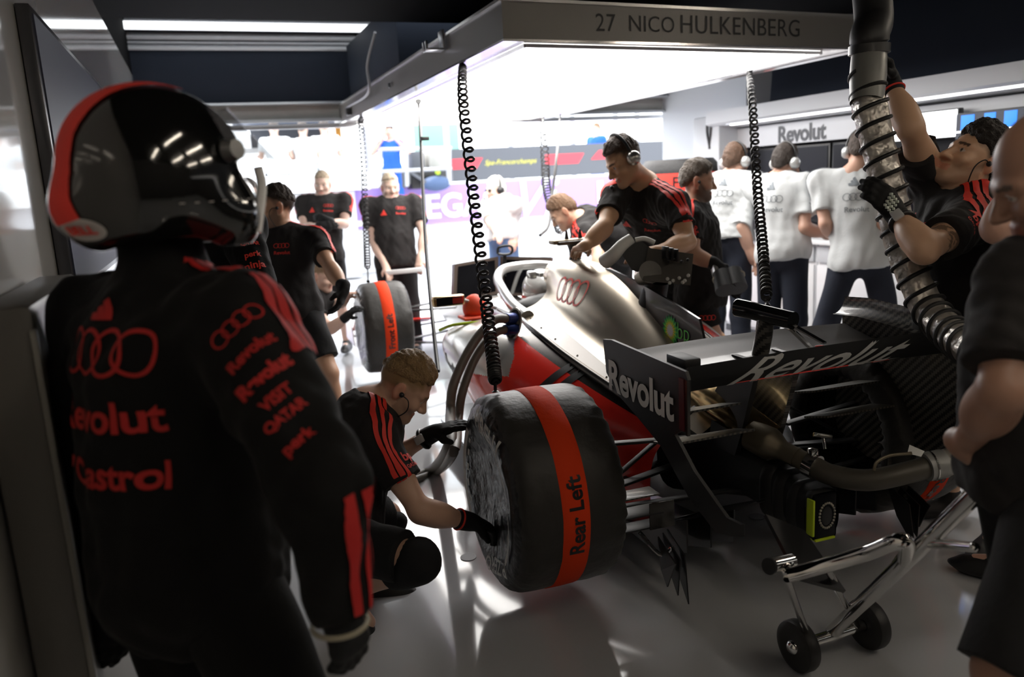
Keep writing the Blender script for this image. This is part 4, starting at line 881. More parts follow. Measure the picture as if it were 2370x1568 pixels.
# halo
m = MB(); P = [(-.345, 1.55, .715), (-.35, 1.80, .765), (-.325, 2.05, .825), (-.27, 2.30, .865), (-.16, 2.50, .895), (0, 2.58, .90), (.16, 2.50, .895), (.27, 2.30, .865), (.325, 2.05, .825), (.35, 1.80, .765), (.345, 1.55, .715)]
m.tube(carv(spline(P, 90)), 0.5 * (np.abs(np.linspace(-1, 1, 90)) ** 6 * .03 + .062), 14); m.build('halo', M_HALO, R_)
m = MB(); m.tube(carv(spline([(0, 2.58, .89), (0, 2.70, .80), (0, 2.82, .68)], 14)), .016, 10); m.build('halo_pillar', M_HALO, R_)
m = MB(); m.box(car(-.03, 2.02, .90), (.14, .10, .03), np.stack([RGT, FWD, UP]), 0, .012); m.box(car(-.12, 2.06, .895), (.05, .07, .05), np.stack([RGT, FWD, UP]), 0, .012); m.build('hoop_camera', M_HALO, R_)
# mirrors
for sx in (-1, 1):
    m = MB(); c = car(sx * .70, 1.96, .80); R3 = np.stack([RGT, FWD, UP]); m.box(c, (.20, .06, .065), R3, 0, .015); m.box(c + FWD * -.002 - RGT * -.05, (.08, .064, .055), R3, 1, .01); m.box(c - FWD * .031, (.16, .006, .05), R3, 2)
    mo = m.build('mirror', [M_GOLD, M_CRED, M_GLASSBLK], R_); MB().tube([c - RGT * sx * .08, car(sx * .36, 2.1, .70)], .011, 8).build('mirror_stalk', M_HALO, mo)
# camera pod on the roll hoop
m = MB(); R3 = np.stack([RGT, FWD, UP]); m.box(car(0, 1.64, 1.125), (.29, .09, .026), R3, 0, .010); m.box(car(0, 1.60, 1.118), (.24, .04, .022), R3, 1, .006); po_ = m.build('camera_pod', [M_PIPE, M_BLACK], R_)
MB().tube(carv(spline([(0, 1.63, 1.01), (0, 1.635, 1.05), (0, 1.64, 1.115)], 10)), np.array([.042, .036, .034, .032, .032, .032, .033, .036, .042, .05]), 16).build('pod_mount', M_MATT, po_)
for u in (-.045, .04): MB().cyl(car(u, 1.64, 1.135), car(u, 1.64, 1.19), .013, .005, 10).build('antenna', M_BLACK, po_)
# floor and plank
m = MB(); P = [(-.62, 2.3), (-.78, 2.05), (-.78, .9), (-.60, .5), (-.50, .32), (.50, .32), (.60, .5), (.78, .9), (.78, 2.05), (.62, 2.3)]; m.prism(carv([(u, v, .025) for u, v in P]), UP * .02); m.build('underfloor', M_CARB, R_, 30)
# gearbox, crash structure, diffuser
GB = [(.35, .19, .30, .24), (.05, .15, .33, .18), (-.15, .11, .33, .12), (-.32, .085, .30, .10), (-.50, .075, .27, .095)]
m = MB(); t = np.linspace(0, 2 * pi, 28, endpoint=False); sq = lambda c_: np.sign(c_) * np.abs(c_) ** .65
G = np.stack([np.stack([a * sq(np.cos(t)), np.full(28, v), w + h_ * sq(np.sin(t))], 1) for v, a, w, h_ in GB]); cgrid(m, G, close_v=True); m.build('gearbox_casing', M_MATT, R_, 60)
for k, v in enumerate((-.28, -.35, -.42)):   # ribs of the crash structure
    a, h_ = .098 - .007 * k, .112 - .006 * k; m = MB(); G = np.stack([np.stack([(a + d) * sq(np.cos(t)), np.full(28, v - dv), .297 - .013 * k + (h_ + d) * sq(np.sin(t))], 1) for d, dv in ((-.03, 0), (.008, 0), (.01, .02), (-.02, .05))]); cgrid(m, G, close_v=True); m.build('crash_rib', M_MATT, R_, 60)
m = MB(); m.bar(car(-.06, -.02, .46), car(-.02, -.28, .40), .08, .05, bev=.02); m.build('gearbox_cover', M_CHROME, R_)
# rain light
lc = car(-.035, -.53, .292); R3 = np.stack([RGT, FWD, UP]); m = MB(); m.box(lc, (.105, .05, .178), R3, 0, .022, 4)
lt = m.build('rain_light', M_MATT, R_); m = MB(); m.box(lc - FWD * .024, (.098, .012, .170), R3, 0, .010); m.build('light_frame', M_GLASSBLK, lt)
m = MB(); m.box(lc - FWD * .016 - RGT * .051, (.010, .036, .135), R3, 0, .004); m.box(lc - FWD * .016 - UP * .085, (.085, .036, .010), R3, 0, .004); m.build('lime_edge', M_LIME, lt)
m = MB(); a = np.linspace(0, 2 * pi, 24, endpoint=False)
for q in a: m.ball(lc - FWD * .031 + RGT * (.006 + .032 * math.cos(q)) + UP * (.002 + .046 * math.sin(q)), .0048, n=8)
m.build('led_ring', mat('led_clear', (.45, .42, .36), .2, coat=1), lt)
m = MB(); m.ball(lc - FWD * .029 + RGT * .006, (.024, .004, .036), R=R3); m.build('light_centre', M_BLACK, lt)
# diffuser
for sx in (-1, 1):
    m = MB(); st_ = [[(sx * .20, .35, .05), (sx * .48, .35, .05)], [(sx * .20, .0, .10), (sx * .47, .0, .11)], [(sx * .16, -.22, .20), (sx * .42, -.22, .21)], [(sx * .12, -.34, .28), (sx * .36, -.34, .285)]]
    g_ = np.array(st_); cgrid(m, g_); cgrid(m, g_ + A(0, 0, .012)); m.build('diffuser_panel', M_CARB, R_, 30)
    for u0 in (.26, .36, .46):
        m = MB().prism(carv([(sx * u0, .25, .04), (sx * u0, -.10, .05), (sx * (u0 - .03), -.30, .12), (sx * (u0 - .03), -.30, .25), (sx * u0, 0, .11), (sx * u0, .25, .06)]), RGT * .006); m.build('diffuser_strake', M_CARB, R_, 30)
    # floor-edge spikes behind the tyre
    for k in range(3):
        m = MB().prism(carv([(sx * (.50 + .03 * k), -.28 - .02 * k, .22), (sx * (.50 + .03 * k), -.40 - .02 * k, .17), (sx * (.505 + .03 * k), -.43 + .02 * k, .00 + .03 * k), (sx * (.50 + .03 * k), -.34, .10)]), RGT * .005); m.build('brake_duct_spike', M_CARB, R_, 30)
    # brake drum and winglets
    MB().cyl(car(sx * .66, 0, .36), car(sx * .80, 0, .36), .20, .23, 40).build('brake_drum', M_CARB, R_)
    for k, (w, v, s_) in enumerate(((.30, -.26, .09), (.36, -.24, .08), (.24, -.25, .07))): MB().box(car(sx * .60, v, w), (.15, s_, .006), R3, bev=.002).build('brake_winglet', M_CARBF if k == 1 else M_MATT, R_)
    MB().box(car(sx * .53, -.30, .29), (.10, .006, .10), R3, bev=.002).build('duct_plate', M_DARKTI, R_); MB().tube(carv(spline([(sx * .60, -.26, .22), (sx * .56, -.34, .16), (sx * .52, -.36, .19)], 10)), .008, 8).build('duct_bracket', M_CHROME, R_)
    # suspension
    for a, b_, w_ in (((.15, -.10, .47), (.68, -.02, .49), .05), ((.15, .35, .22), (.68, .06, .24), .05), ((.12, -.18, .27), (.68, -.06, .24), .045), ((.16, .12, .30), (.68, -.10, .33), .06), ((.17, .05, .55), (.66, .02, .26), .035)):
        MB().bar(car(sx * a[0], a[1], a[2]), car(sx * b_[0], b_[1], b_[2]), w_ * .7, .012, hint=UP, bev=.004).build('suspension_arm', M_MATT, R_)
    for a, b_ in (((.24, 3.55, .50), (.74, 3.77, .48)), ((.24, 4.0, .50), (.74, 3.80, .48)), ((.2, 3.5, .22), (.74, 3.77, .22)), ((.2, 4.05, .22), (.74, 3.80, .22))):
        MB().bar(car(sx * a[0], a[1], a[2]), car(sx * b_[0], b_[1], b_[2]), .05, .014, bev=.005).build('front_suspension_arm', M_CARB, R_)
    MB().prism(carv([(sx * .98, 4.4, .10), (sx * .98, 4.95, .10), (sx * .98, 4.9, .32), (sx * .98, 4.55, .30)]), RGT * .01).build('front_wing_endplate', M_HALO, R_, 30)
    MB().prism(carv([(sx * .02, 4.75, .18), (sx * .02, 4.95, .15), (sx * .97, 4.75, .14), (sx * .97, 4.5, .17)]), UP * .015).build('front_wing_plane', M_CARB, R_, 30)
    MB().prism(carv([(sx * .22, 4.55, .26), (sx * .22, 4.75, .20), (sx * .97, 4.55, .22), (sx * .97, 4.38, .32)]), UP * .012).build('front_wing_flap', M_CRED, R_, 30)
# rear wing
def plane(sec, us, m_, nm, extra=None, mats=None):
    q = spline(np.array(sec + sec[:1]), 44)[:-1]; G = np.stack([np.concatenate([np.full((len(q), 1), u), q + A(0, dz)], 1) for u, dz in us]); mb = MB(); cgrid(mb, G, m_, close_v=True)
    for row in (G[0], G[-1]): mb.add(carv(row), [tuple(range(len(q)))], m_)
    if extra: extra(mb)
    return mb.build(nm, mats, R_, 35)
us = [(u, -.012 * (abs(u) / .5) ** 2) for u in np.linspace(-.578, .545, 21)]
plane([(.03, .835), (-.05, .815), (-.2, .79), (-.40, .795), (-.43, .805), (-.40, .782), (-.2, .755), (-.04, .785), (.03, .815)], us, 0, 'rear_wing_mainplane', None, [mat('wing_grey', (.085, .08, .075), .38, coat=.3)])
FA, FB = (-.57, .905), (-.455, .80)          # flap trailing and leading edge
def fl(mb):
    a, b_ = car(0, *FA), car(0, *FB); up_ = nrm(a - b_); n = np.cross(RGT, up_); o = (a + b_) / 2 - n * 0
    n2 = nrm(np.cross(RGT, up_)); wrap(mb, mb.bvh(), g_word(0.012, 0.55), o - RGT * .025, RGT, up_, .70, 1, L=.02, reach=.3, hgt=1.0, lift=.0015)
    e0 = car(-.33, *FB) - n2 * 0
    for u0, u1, m_ in ((-.34, .12, 2), (-.40, -.33, 1), (.22, .30, 2), (.12, .45, 1)):
        c0, c1 = car(u0, FB[0] - .018, FB[1] - .004), car(u1, FB[0] - .018, FB[1] - .004); mb.bar(c0, c1, .004, .008 if m_ == 2 else .004, m_)
plane([FA, (-.51, .868), (-.455, .808), (-.445, .796), (-.46, .790), (-.475, .797), (-.53, .848)], [(u, -.006 * (abs(u) / .5) ** 2) for u in np.linspace(-.578, .545, 21)], 0, 'rear_wing_flap', fl, [M_MATT, M_PALE, M_CRED])
EPP = [(.02, .885), (-.05, .895), (-.57, .885), (-.585, .86), (-.575, .70), (-.50, .66), (-.565, .55), (-.70, .44), (-.78, .45), (-.76, .40), (-.60, .34), (-.47, .42), (-.36, .58), (-.24, .645), (-.08, .70), (.0, .76)]
def endplate(sx, mm):
    def lean(w): return .59 - max(0, .66 - w) * .28
    q = np.array(EPP); a = np.array([(sx * lean(w), v, w) for v, w in q]); mb = MB(); P = carv(a); n = len(P)
    tri = [(0, 1, 15), (1, 14, 15), (1, 2, 14), (2, 13, 14), (2, 3, 13), (3, 4, 13), (4, 5, 13), (5, 12, 13), (5, 6, 12), (6, 11, 12), (6, 7, 11), (7, 10, 11), (7, 8, 10), (8, 9, 10)]
    V = np.vstack([P, P + RGT * -sx * .012]); F = [t_ if sx > 0 else t_[::-1] for t_ in tri] + [tuple(i + n for i in (t_[::-1] if sx > 0 else t_)) for t_ in tri] + [(i, (i + 1) % n, n + (i + 1) % n, n + i) for i in range(n)]
    mb.add(V, F, 0)
    if sx < 0:
        lay(mb, g_word(0.03), onu(1480, 900, -.591), -FWD, UP + FWD * .04, .475, 1, .003)
        mb.box(car(-.593, -.555, .775), (.006, .03, .17), R3, 2)
    mb.box(car(sx * .590, -.583, .77), (.010, .012, .18), R3, 3)
    mb.build('rear_wing_endplate', [M_MATT if sx < 0 else M_CARBG, M_PALE, mat('wine_strip', (.08, .005, .008), .4), M_DARKTI], R_, 30)
endplate(-1, 0)
# the right endplate shows its woven inner skin: a rolled top and a big inner face
m = MB(); P = [(.05, .90), (-.02, .935), (-.57, .905), (-.585, .80), (-.60, .52), (-.56, .37), (-.42, .29), (-.12, .27), (.05, .32), (.085, .42), (.06, .60), (.05, .76)]
m.prism(carv([(.55, v, w) for v, w in P]), RGT * .012); m.build('rear_wing_endplate', [M_CARBG], R_, 30)
m = MB(); tt = np.linspace(0, pi / 2, 8); G = np.stack([np.stack([.49 + .06 * np.sin(tt), np.full(8, v), w - .07 + .07 * (1 - np.cos(tt)) * 1.0], 1) for v, w in ((.04, .935), (-.1, .945), (-.3, .935), (-.55, .905))]); cgrid(m, G); m.build('wing_tip_roll', M_CARBG, R_, 60)
for u, nm in ((-.53, 'wing_bracket'), (.50, 'wing_bracket')): MB().box(car(u, -.46, .89), (.06, .12, .035), R3, bev=.006).build(nm, M_MATT, R_)
# wing pillars, actuator pod
for u, v0, mm in ((-.13, 0, M_MATT), (.05, 0, M_CARBG)):
    m = MB().prism(carv([(u, -.16, .40), (u, .02, .40), (u, -.02, .62), (u, -.14, .80), (u, -.30, .80), (u, -.24, .62), (u, -.20, .5)]), RGT * .022); m.build('wing_pillar', mm, R_, 30)
m = MB(); m.tube(carv(spline([(-.02, -.16, .78), (-.025, -.19, .86), (-.03, -.21, .94)], 10)), .032, 14); m.build('pod_stem', M_CARBG, R_)
m = MB(); m.tube(carv(spline([(-.072, -.075, .968), (-.066, -.085, .967), (-.05, -.14, .963), (-.03, -.23, .955), (-.005, -.335, .946)], 26)), np.concatenate([np.sqrt(np.linspace(.02, 1, 6)) * .034, np.linspace(.035, .033, 20)]), 18); m.build('actuator_pod', mat('gloss_black', (.008, .008, .008), .08, coat=1), R_)
m = MB(); m.bar(car(-.005, -.31, .935), car(.02, -.47, .885), .02, .006); m.bar(car(.0, -.30, .92), car(-.01, -.45, .86), .012, .012); m.build('actuator_link', M_CHROME, R_); m = MB(); m.box(car(.0, -.47, .87), (.03, .02, .02), R3, 0, .004); m.build('link_end', M_CRED, R_)
# beam wing stubs, exhaust
for sx in (-1, 1):
    for w, v in ((.52, -.20), (.60, -.12)): MB().prism(carv([(sx * .16, v, w), (sx * .16, v - .13, w + .035), (sx * .50, v - .11, w + .025), (sx * .50, v + .01, w)]), UP * .008).build('beam_wing', M_CARBF, R_, 30)
m = MB(); m.tube(carv(spline([(-.09, .12, .58), (-.10, -.02, .565), (-.075, -.14, .53), (-.03, -.26, .475)], 30)), np.linspace(.075, .060, 30), 28); m.build('tailpipe', M_GOLD, R_)

# ------------------------------------------------------------------ tyres in their heating blankets
M_COV = mat('blanket_black', (0.023, 0.0205, 0.0175), 0.52, bump=(30, 0.28, 0.010), sheen=0.1); M_BAND = mat('band_red', (0.78, 0.055, 0.012), 0.75, bump=(60, 0.25, 0.006), spec=.15); M_FACE = mat('blanket_face', (0.016, 0.016, 0.018), 0.30, bump=(16, 0.7, 0.02))
def blanket(name, label, c, sx, R, wd, text, tang, res=110):
    """c: wheel centre; sx: -1 outer face to the left"""
    r = thing('tyre_blanket', label, 'tyre blanket', (c[0], c[1], c[2] - R), 'tyre heating blankets'); ax = RGT * -sx      # from the outer face inwards
    o = c - ax * wd / 2; k = R / .368
    def disp(mb, amp, sc, seed):
        fn = folds(sc, amp, (1, 1, 1), seed); V = np.vstack(mb.V); d = V - c; rad = d - ax * (d @ ax)[:, None]; n = rad / (np.linalg.norm(rad, axis=1)[:, None] + 1e-6); mb.V = [V + n * fn(V)[:, None]]
    L = lambda pts: [(a * wd / .43, b_ * k) for a, b_ in pts]
    hub = MB().lathe(L([(.035, .001), (.03, .10), (.022, .17), (.006, .24), (-.004, .285), (.0, .312), (.008, .326), (.016, .335)]), o, ax, res)
    tr = MB()
    prof = [(.012, .328), (.022, .345), (.036, .357), (.06, .365), (.10, .368), (.155, .369)], [(.25, .369), (.30, .369), (.345, .367), (.375, .360), (.395, .347), (.408, .325), (.414, .29), (.410, .255), (.395, .235)]
    def dense(p): return [tuple(x) for x in spline(np.array(p), 46)]
    tr.lathe(L(dense(prof[0] + [(.20, .3692)] + prof[1])), o, ax, res)
    disp(tr, .0024, 30, 4); 
    # gathered pleats on the two rims
    V = tr.V[0]; d = V - c; ang = np.arctan2(d @ UP, d @ FWD); al = (V - o) @ ax / (wd / .43); rad = d - ax * (d @ ax)[:, None]; n = rad / np.linalg.norm(rad, axis=1)[:, None]
    pl = (np.sin(ang * 46 + 2 * np.sin(ang * 7)) + .6 * np.sin(ang * 83)) * .0036 * (np.exp(-((al - .40) / .035) ** 2) * 1.7 + np.exp(-((al - .03) / .03) ** 2)); tr.V = [V + n * pl[:, None]]
    co = tr.build('blanket_cover', M_COV, r, 75)
    bd = MB().lathe(L([(.152, .369), (.154, .3715), (.203, .372), (.249, .3715), (.251, .369)]), o, ax, res, 0); disp(bd, .0018, 30, 4); bv = bd.bvh()
    mid = o + ax * .203 * wd / .43; rd = -FWD * math.cos(tang) + UP * math.sin(tang); up_ = UP * math.cos(tang) + FWD * math.sin(tang); ux = up_ * (1 if sx < 0 else -1)
    wrap(bd, bv, g_text(text, .024), mid + rd * (R + .05), ux, np.cross(rd, ux), .275 * k, 1, L=.012, reach=.3, lift=.0022)
    bd.build('name_band', [M_BAND, M_BLACK], r, 75)
    Vh = hub.V[0]; dd = Vh - c; fn = folds(15, .010, (1, 1, 1), 8); hub.V = [Vh + ax[None] * (fn(Vh) * np.exp(-((np.linalg.norm(dd - ax * (dd @ ax)[:, None], axis=1) - .16) / .12) ** 2))[:, None]]
    bv = hub.bvh(); ux = -FWD if sx < 0 else FWD; X = lambda a, rr: c - ax * (wd / 2 + .02) + (ux * math.cos(a) + UP * math.sin(a)) * rr * k
    wrap(hub, bv, g_text('PIRELLI', .03), X(1.30, .265), ux * math.cos(-.28) + UP * math.sin(-.28), UP, .25 * k, 1, L=.012, lift=.009, hgt=1.3)
    wrap(hub, bv, g_text('P ZERO', .02), X(-1.25, .262), -ux * math.cos(.30) + UP * math.sin(.30) * -1, -UP, .24 * k, 1, L=.012, lift=.009)
    for a0, a1 in ((-.75, .75), (2.3, 3.9)):
        strip(hub, bv, [X(a, .268) for a in np.linspace(a0, a1, 9)], ux * math.cos((a0 + a1) / 2) + UP * math.sin((a0 + a1) / 2), .022 * k, 1, lift=.009, n=44)
        for q in range(5): strip(hub, bv, [X(a, .24 - .0 * q) for a in np.linspace(a0 + .12 + q * .27, a0 + .24 + q * .27, 3)], ux * math.cos((a0 + a1) / 2) + UP * math.sin((a0 + a1) / 2), .012 * k, 1, lift=.009, n=6, k=3)
    hub.build('blanket_face', [M_FACE, M_PALE], r, 80)
    MB().lathe(L([(.39, .235), (.30, .225), (.28, .20), (.28, .06), (.31, .05), (.31, .001)]), o, ax, 60).build('wheel_rim', M_MATT, r)
    return r
RLc, FLc = car(-.875, 0, .36), car(-.80, 3.78, .365)
blanket('', 'black tyre blanket reading Rear Left in front of the camera, red band round it', RLc, -1, .368, .43, 'Rear Left', .05)
blanket('', 'black tyre blanket reading Front Left beside the mechanic in shorts', FLc, -1, .368, .40, 'Front Left', .05, 80)
blanket('', 'black tyre blanket half hidden behind the woven wing endplate, reading Rear Right', car(.70, 0, .36), 1, .368, .43, 'Rear Right', -.75)
blanket('', 'black tyre blanket at the far front right of the car', car(.74, 3.78, .365), 1, .368, .40, 'Front Right', .05, 64)

# ------------------------------------------------------------------ exhaust pipe, extraction hose
M_RUB = mat('hose_brown_rubber', (0.085, 0.075, 0.06), 0.45, 0.2, var=(5, .1)); M_FOIL = mat('hose_silver_cloth', (0.50, 0.47, 0.43), 0.34, 0.55, bump=(14, 0.9, 0.03)); M_TAPE = mat('tape_grey', (0.33, 0.33, 0.32), 0.45, 0.2)
te = car(-.03, -.26, .475); d0 = dep(te)
r = thing('exhaust_adapter', 'brown metal pipe clamped on the car tailpipe and bent to the right', 'pipe', te)
ca = at(1750, 1012, d0 + .01); cb_ = at(1880, 1078, d0 - .17); ax = nrm(cb_ - ca); L = np.linalg.norm(cb_ - ca)
MB().lathe([(-.02, .045), (-.02, .060), (.06, .062), (.075, .058), (.115, .038), (.125, .036), (L, .034)], ca, ax, 40).build('cone_adapter', M_PIPE, r)
MB().lathe([(L * .70, .034), (L * .70, .0375), (L * .745, .0375), (L * .745, .034)], ca, ax, 36).build('weld_band', M_PIPE, r)
MB().lathe([(L - .02, .036), (L - .02, .045), (L + .018, .045), (L + .018, .036)], ca, ax, 36).box(ca + ax * L + UP * .047, (.03, .03, .035), bev=.006).build('hose_clamp', M_CHROME, r)
P = spline([cb_, at(1925, 1100, d0 - .22), at(2010, 1112, d0 - .28), at(2110, 1092, d0 - .28), at(2150, 1080, d0 - .27)], 50)
MB().tube(P, .0375, 24).build('rubber_bend', M_RUB, r)
MB().tube([at(1910, 1040, d0 - .16), at(1905, 1010, d0 - .15)], .006, 8).tube([at(1883, 1006, d0 - .15), at(1925, 1012, d0 - .15)], .008, 8).build('clamp_handle', M_CHROME, r)
r = thing('extraction_hose', 'long silver hose with black spiral ribs hanging from the ceiling, held by a mechanic', 'hose', at(2150, 1080, d0 - .27))
HP = spline([at(2140, 1082, d0 - .27), at(2200, 1068, d0 - .26), at(2262, 1035, d0 - .20), at(2288, 985, d0 - .06), at(2292, 925, d0 + .10), at(2285, 845, 2.42), at(2200, 770, 2.62), at(2150, 715, 2.76), at(2115, 640, 2.80), at(2080, 530, 2.82), at(2048, 400, 2.82), at(2022, 290, 2.82), at(2008, 200, 2.82), at(2012, 115, 2.84)], 460)
sl = np.concatenate([[0], np.cumsum(np.linalg.norm(np.diff(HP, axis=0), axis=1))]); pitch = .062
T = np.gradient(HP, axis=0); T /= np.linalg.norm(T, axis=1)[:, None]; x = nrm(np.cross(T[0], UP)); X = []
for i in range(len(HP)): x = nrm(x - T[i] * x.dot(T[i])); X.append(x)
X = np.array(X); Y = np.cross(T, X); n = 36; th = np.arange(n) * 2 * pi / n; rr = np.random.default_rng(3)
kn = rr.normal(size=(64, n)); kn = (kn + np.roll(kn, 1, 1) + np.roll(kn, -1, 1)) / 2
ph = (sl[:, None] / pitch - th[None] / (2 * pi)); fr = ph % 1.0
rs = np.interp(sl, [0, .5, 1.0], [.82, .85, 1.0]); rad = .057 - .0035 * np.sin(pi * fr) + .0035 * np.sin(pi * fr) * kn[np.mod(np.floor(ph).astype(int), 64), np.arange(n)[None]]
rad = rad * rs[:, None]
MB().grid(HP[:, None] + rad[..., None] * (np.cos(th)[None, :, None] * X[:, None] + np.sin(th)[None, :, None] * Y[:, None]), close_v=True).build('hose_skin', M_FOIL, r, 60)
N_ = 2600; si = np.linspace(0.10, sl[-1] - .10, N_); I = lambda Q: np.stack([np.interp(si, sl, Q[:, k]) for k in range(3)], 1); a_ = si / pitch * 2 * pi
MB().tube(I(HP) + (.0585 * np.interp(si, sl, rs))[:, None] * (np.cos(a_)[:, None] * I(X) + np.sin(a_)[:, None] * I(Y)), .0075, 8).build('spiral_rib', M_MATT, r)
MB().tube(HP[:26], .050, 28).build('tape_sleeve', M_TAPE, r); MB().tube(HP[8:11], .053, 28).build('sleeve_band', M_CHROME, r)
MB().lathe([(0, .056), (.10, .062), (.16, .060), (.20, .058)], HP[-1] - T[-1] * .20, T[-1], 28).build('hose_cuff', mat('cuff_grey', (.22, .22, .21), .4, .3), r)
lb = MB().add([at(2105, 1030, d0 - .30), at(2140, 1045, d0 - .30), at(2132, 1058, d0 - .31), at(2100, 1050, d0 - .31)], [(0, 1, 2, 3)]); lb.build('paper_tag', M_PALE, r)
MB().tube(spline([at(2110, 1050, d0 - .31), at(2060, 1055, d0 - .30), at(2030, 1070, d0 - .30), at(2022, 1090, d0 - .30)], 20), .006, 8).build('wire_loop', M_PIPE, r)
dp = thing('exhaust_duct', 'black ceiling duct and collar above the silver hose', 'duct', HP[-1])
tp = HP[-1]; MB().tube(spline([tp, tp + UP * .05, at(2022, 45, 2.86), at(2016, -40, 2.88), at(2010, -190, 2.9)], 24), np.concatenate([np.full(3, .058), np.full(21, .066)]), 28).build('duct_pipe', M_MATT, dp)
MB().lathe([(0, .055), (0, .070), (.03, .070), (.03, .055)], tp - UP * .015, UP, 32).build('duct_collar', M_BLACK, dp)

# ------------------------------------------------------------------ the rear jack
M_WH = mat('wheel_rubber', (0.022, 0.021, 0.020), 0.45); wl, wr = atz(1842, 1545, 0), atz(2012, 1500, 0); wr[1] = wl[1] * .5 + wr[1] * .5; wl[1] = wr[1]; rw = .083
r = thing('rear_jack', 'chrome two-wheeled rear jack with a long handle in the right foreground', 'jack', (wl + wr) / 2)
cl, cr = wl + UP * rw, wr + UP * rw; axd = nrm(cr - cl); mid = (cl + cr) / 2
for c, s_ in ((cl, -1), (cr, 1)):
    w = MB().lathe([(-.022, .02), (-.026, .055), (-.025, .070), (-.020, .080), (-.012, rw), (.012, rw), (.020, .080), (.025, .070), (.026, .055), (.022, .02)], c, axd, 48); wo = w.build('wheel', M_WH, r)
    MB().lathe([(.020, .024), (.030, .022), (.038, .012), (.040, .001)], c, axd * s_, 24).build('hub_cap', M_CHROME, wo)
MB().cyl(cl, cr, .018, n=20).build('axle', M_CHROME, r)
hb = mid + A(.0, .01, 0); ht = at(2358, 1046, 1.72); fr0 = at(1822, 1333, 2.22); jn = hb + (ht - hb) * .50
MB().tube(spline([hb, hb + (ht - hb) * .5, ht], 30), .022, 20).build('handle_tube', M_CHROME, r)
MB().tube(spline([fr0, at(1900, 1312, 2.20), at(2000, 1283, 2.14), at(2090, 1252, 2.06), jn], 40), .021, 20).build('lower_tube', M_CHROME, r)
MB().tube([fr0 - UP * .01, cl + axd * .045], .011, 14).build('strut', M_CHROME, r); a_ = at(1912, 1312, 2.20); MB().tube([a_, cr - axd * .045], .011, 14).build('strut', M_CHROME, r)
ro = MB().cyl(at(1782, 1311, 2.22), at(1832, 1300, 2.26), .022, n=20).build('lift_roller', M_CHROME, r); MB().cyl(at(1779, 1312, 2.215), at(1783, 1311, 2.22), .0235, n=20).build('roller_cap', M_BLACK, ro)
MB().bar(at(1828, 1303, 2.25), fr0, .03, .02, bev=.005).build('roller_bracket', M_CHROME, r)
MB().tube([jn + (ht - hb) * .10, at(2255, 1268, 1.86)], .0125, 16).ball(at(2255, 1268, 1.86), .0125).build('foot_peg', M_CHROME, r)
MB().tube(spline([jn - (ht - hb) * .06 + UP * .02, jn + UP * .03, jn + (ht - hb) * .04 + UP * .015], 12), .012, 10).build('weld_sleeve', M_CHROME, r)
pk = MB(); q = [at(1772, 1190, 2.42), at(1862, 1228, 2.42), at(1958, 1368, 2.28), at(1850, 1338, 2.24)]; n = nrm(np.cross(q[1] - q[0], q[3] - q[0])); pk.prism(q, n * .012)
tag(pk.build('lifting_plank', [mat('plank_black', (.012, .012, .013), .35, coat=.3)]), 'dark flat plank slanting under the crash structure to the jack', 'plank')

# ------------------------------------------------------------------ leads, coolant hoses
def gz(px, py): return atz(px, py, 2.285)
RLt = car(-.95, .02, .73)
coil('coiled_lead', [gz(1070, 152), gz(1070, 152) - UP * .02, at(1072, 235, 3.75), at(1095, 450, 3.45), at(1125, 700, 3.15), at(1143, 850, dep(RLt)), at(1147, 908, dep(RLt))], 'black coiled lead from the gantry down to the Rear Left tyre blanket', .021, 52, t0=.10, t1=.92, w=.0062)
coil('coiled_lead', [gz(836, 272), at(836, 290, 7.4), at(842, 400, 7.1), at(848, 550, 6.8), at(852, 652, 6.5)], 'thin coiled lead at the far left hanging to the Front Left tyre blanket', .024, 40, w=.006)
coil('coiled_lead', [gz(1735, 165), gz(1735, 165) - UP * .03, at(1742, 250, 4.3), at(1752, 420, 3.8), at(1765, 570, 3.4), at(1776, 712, 3.05)], 'coiled lead on the right hanging in front of the white-shirted engineers', .018, 50, t0=.13, t1=.985, w=.0062)
coil('coiled_lead', [gz(1256, 272), at(1258, 300, 8.0), at(1262, 380, 7.6), at(1266, 440, 7.2), at(1285, 500, 6.9), at(1304, 560, 6.5)], 'far coiled lead hanging left of the headset mechanic', .036, 34, w=.0065)
r = thing('straight_lead', 'thin straight black lead hanging left of the nearest coiled lead', 'cable', at(1012, 850, 4.4)); P = spline([gz(968, 234), gz(968, 234) - UP * .05, at(974, 330, 6.1), at(985, 560, 5.4), at(1003, 760, 4.8), at(1014, 860, 4.5)], 40)
MB().tube(P, np.concatenate([np.linspace(.03, .012, 6), np.full(34, .012)]), 8).build('cord', M_CABLE, r); MB().box(at(980, 321, 6.1) + A(.01, 0, 0), (.07, .02, .03), bev=.004).build('tag', M_BLACK, r)
tag(MB().tube(spline([gz(1297, 266), at(1290, 350, 7.2), at(1278, 450, 6.9), at(1270, 520, 6.6), at(1250, 545, 6.4)], 40), .013, 8).build('straight_lead', M_CABLE), 'straight black lead crossing the grey board left of the headset mechanic', 'cable')
M_HOSE = mat('hose_grey', (0.16, 0.145, 0.125), 0.45); M_BLUEC = mat('coupling_blue', (0.02, 0.05, 0.25), 0.3, 0.6)
ph_, pn = PORT; dpt = dep(ph_)
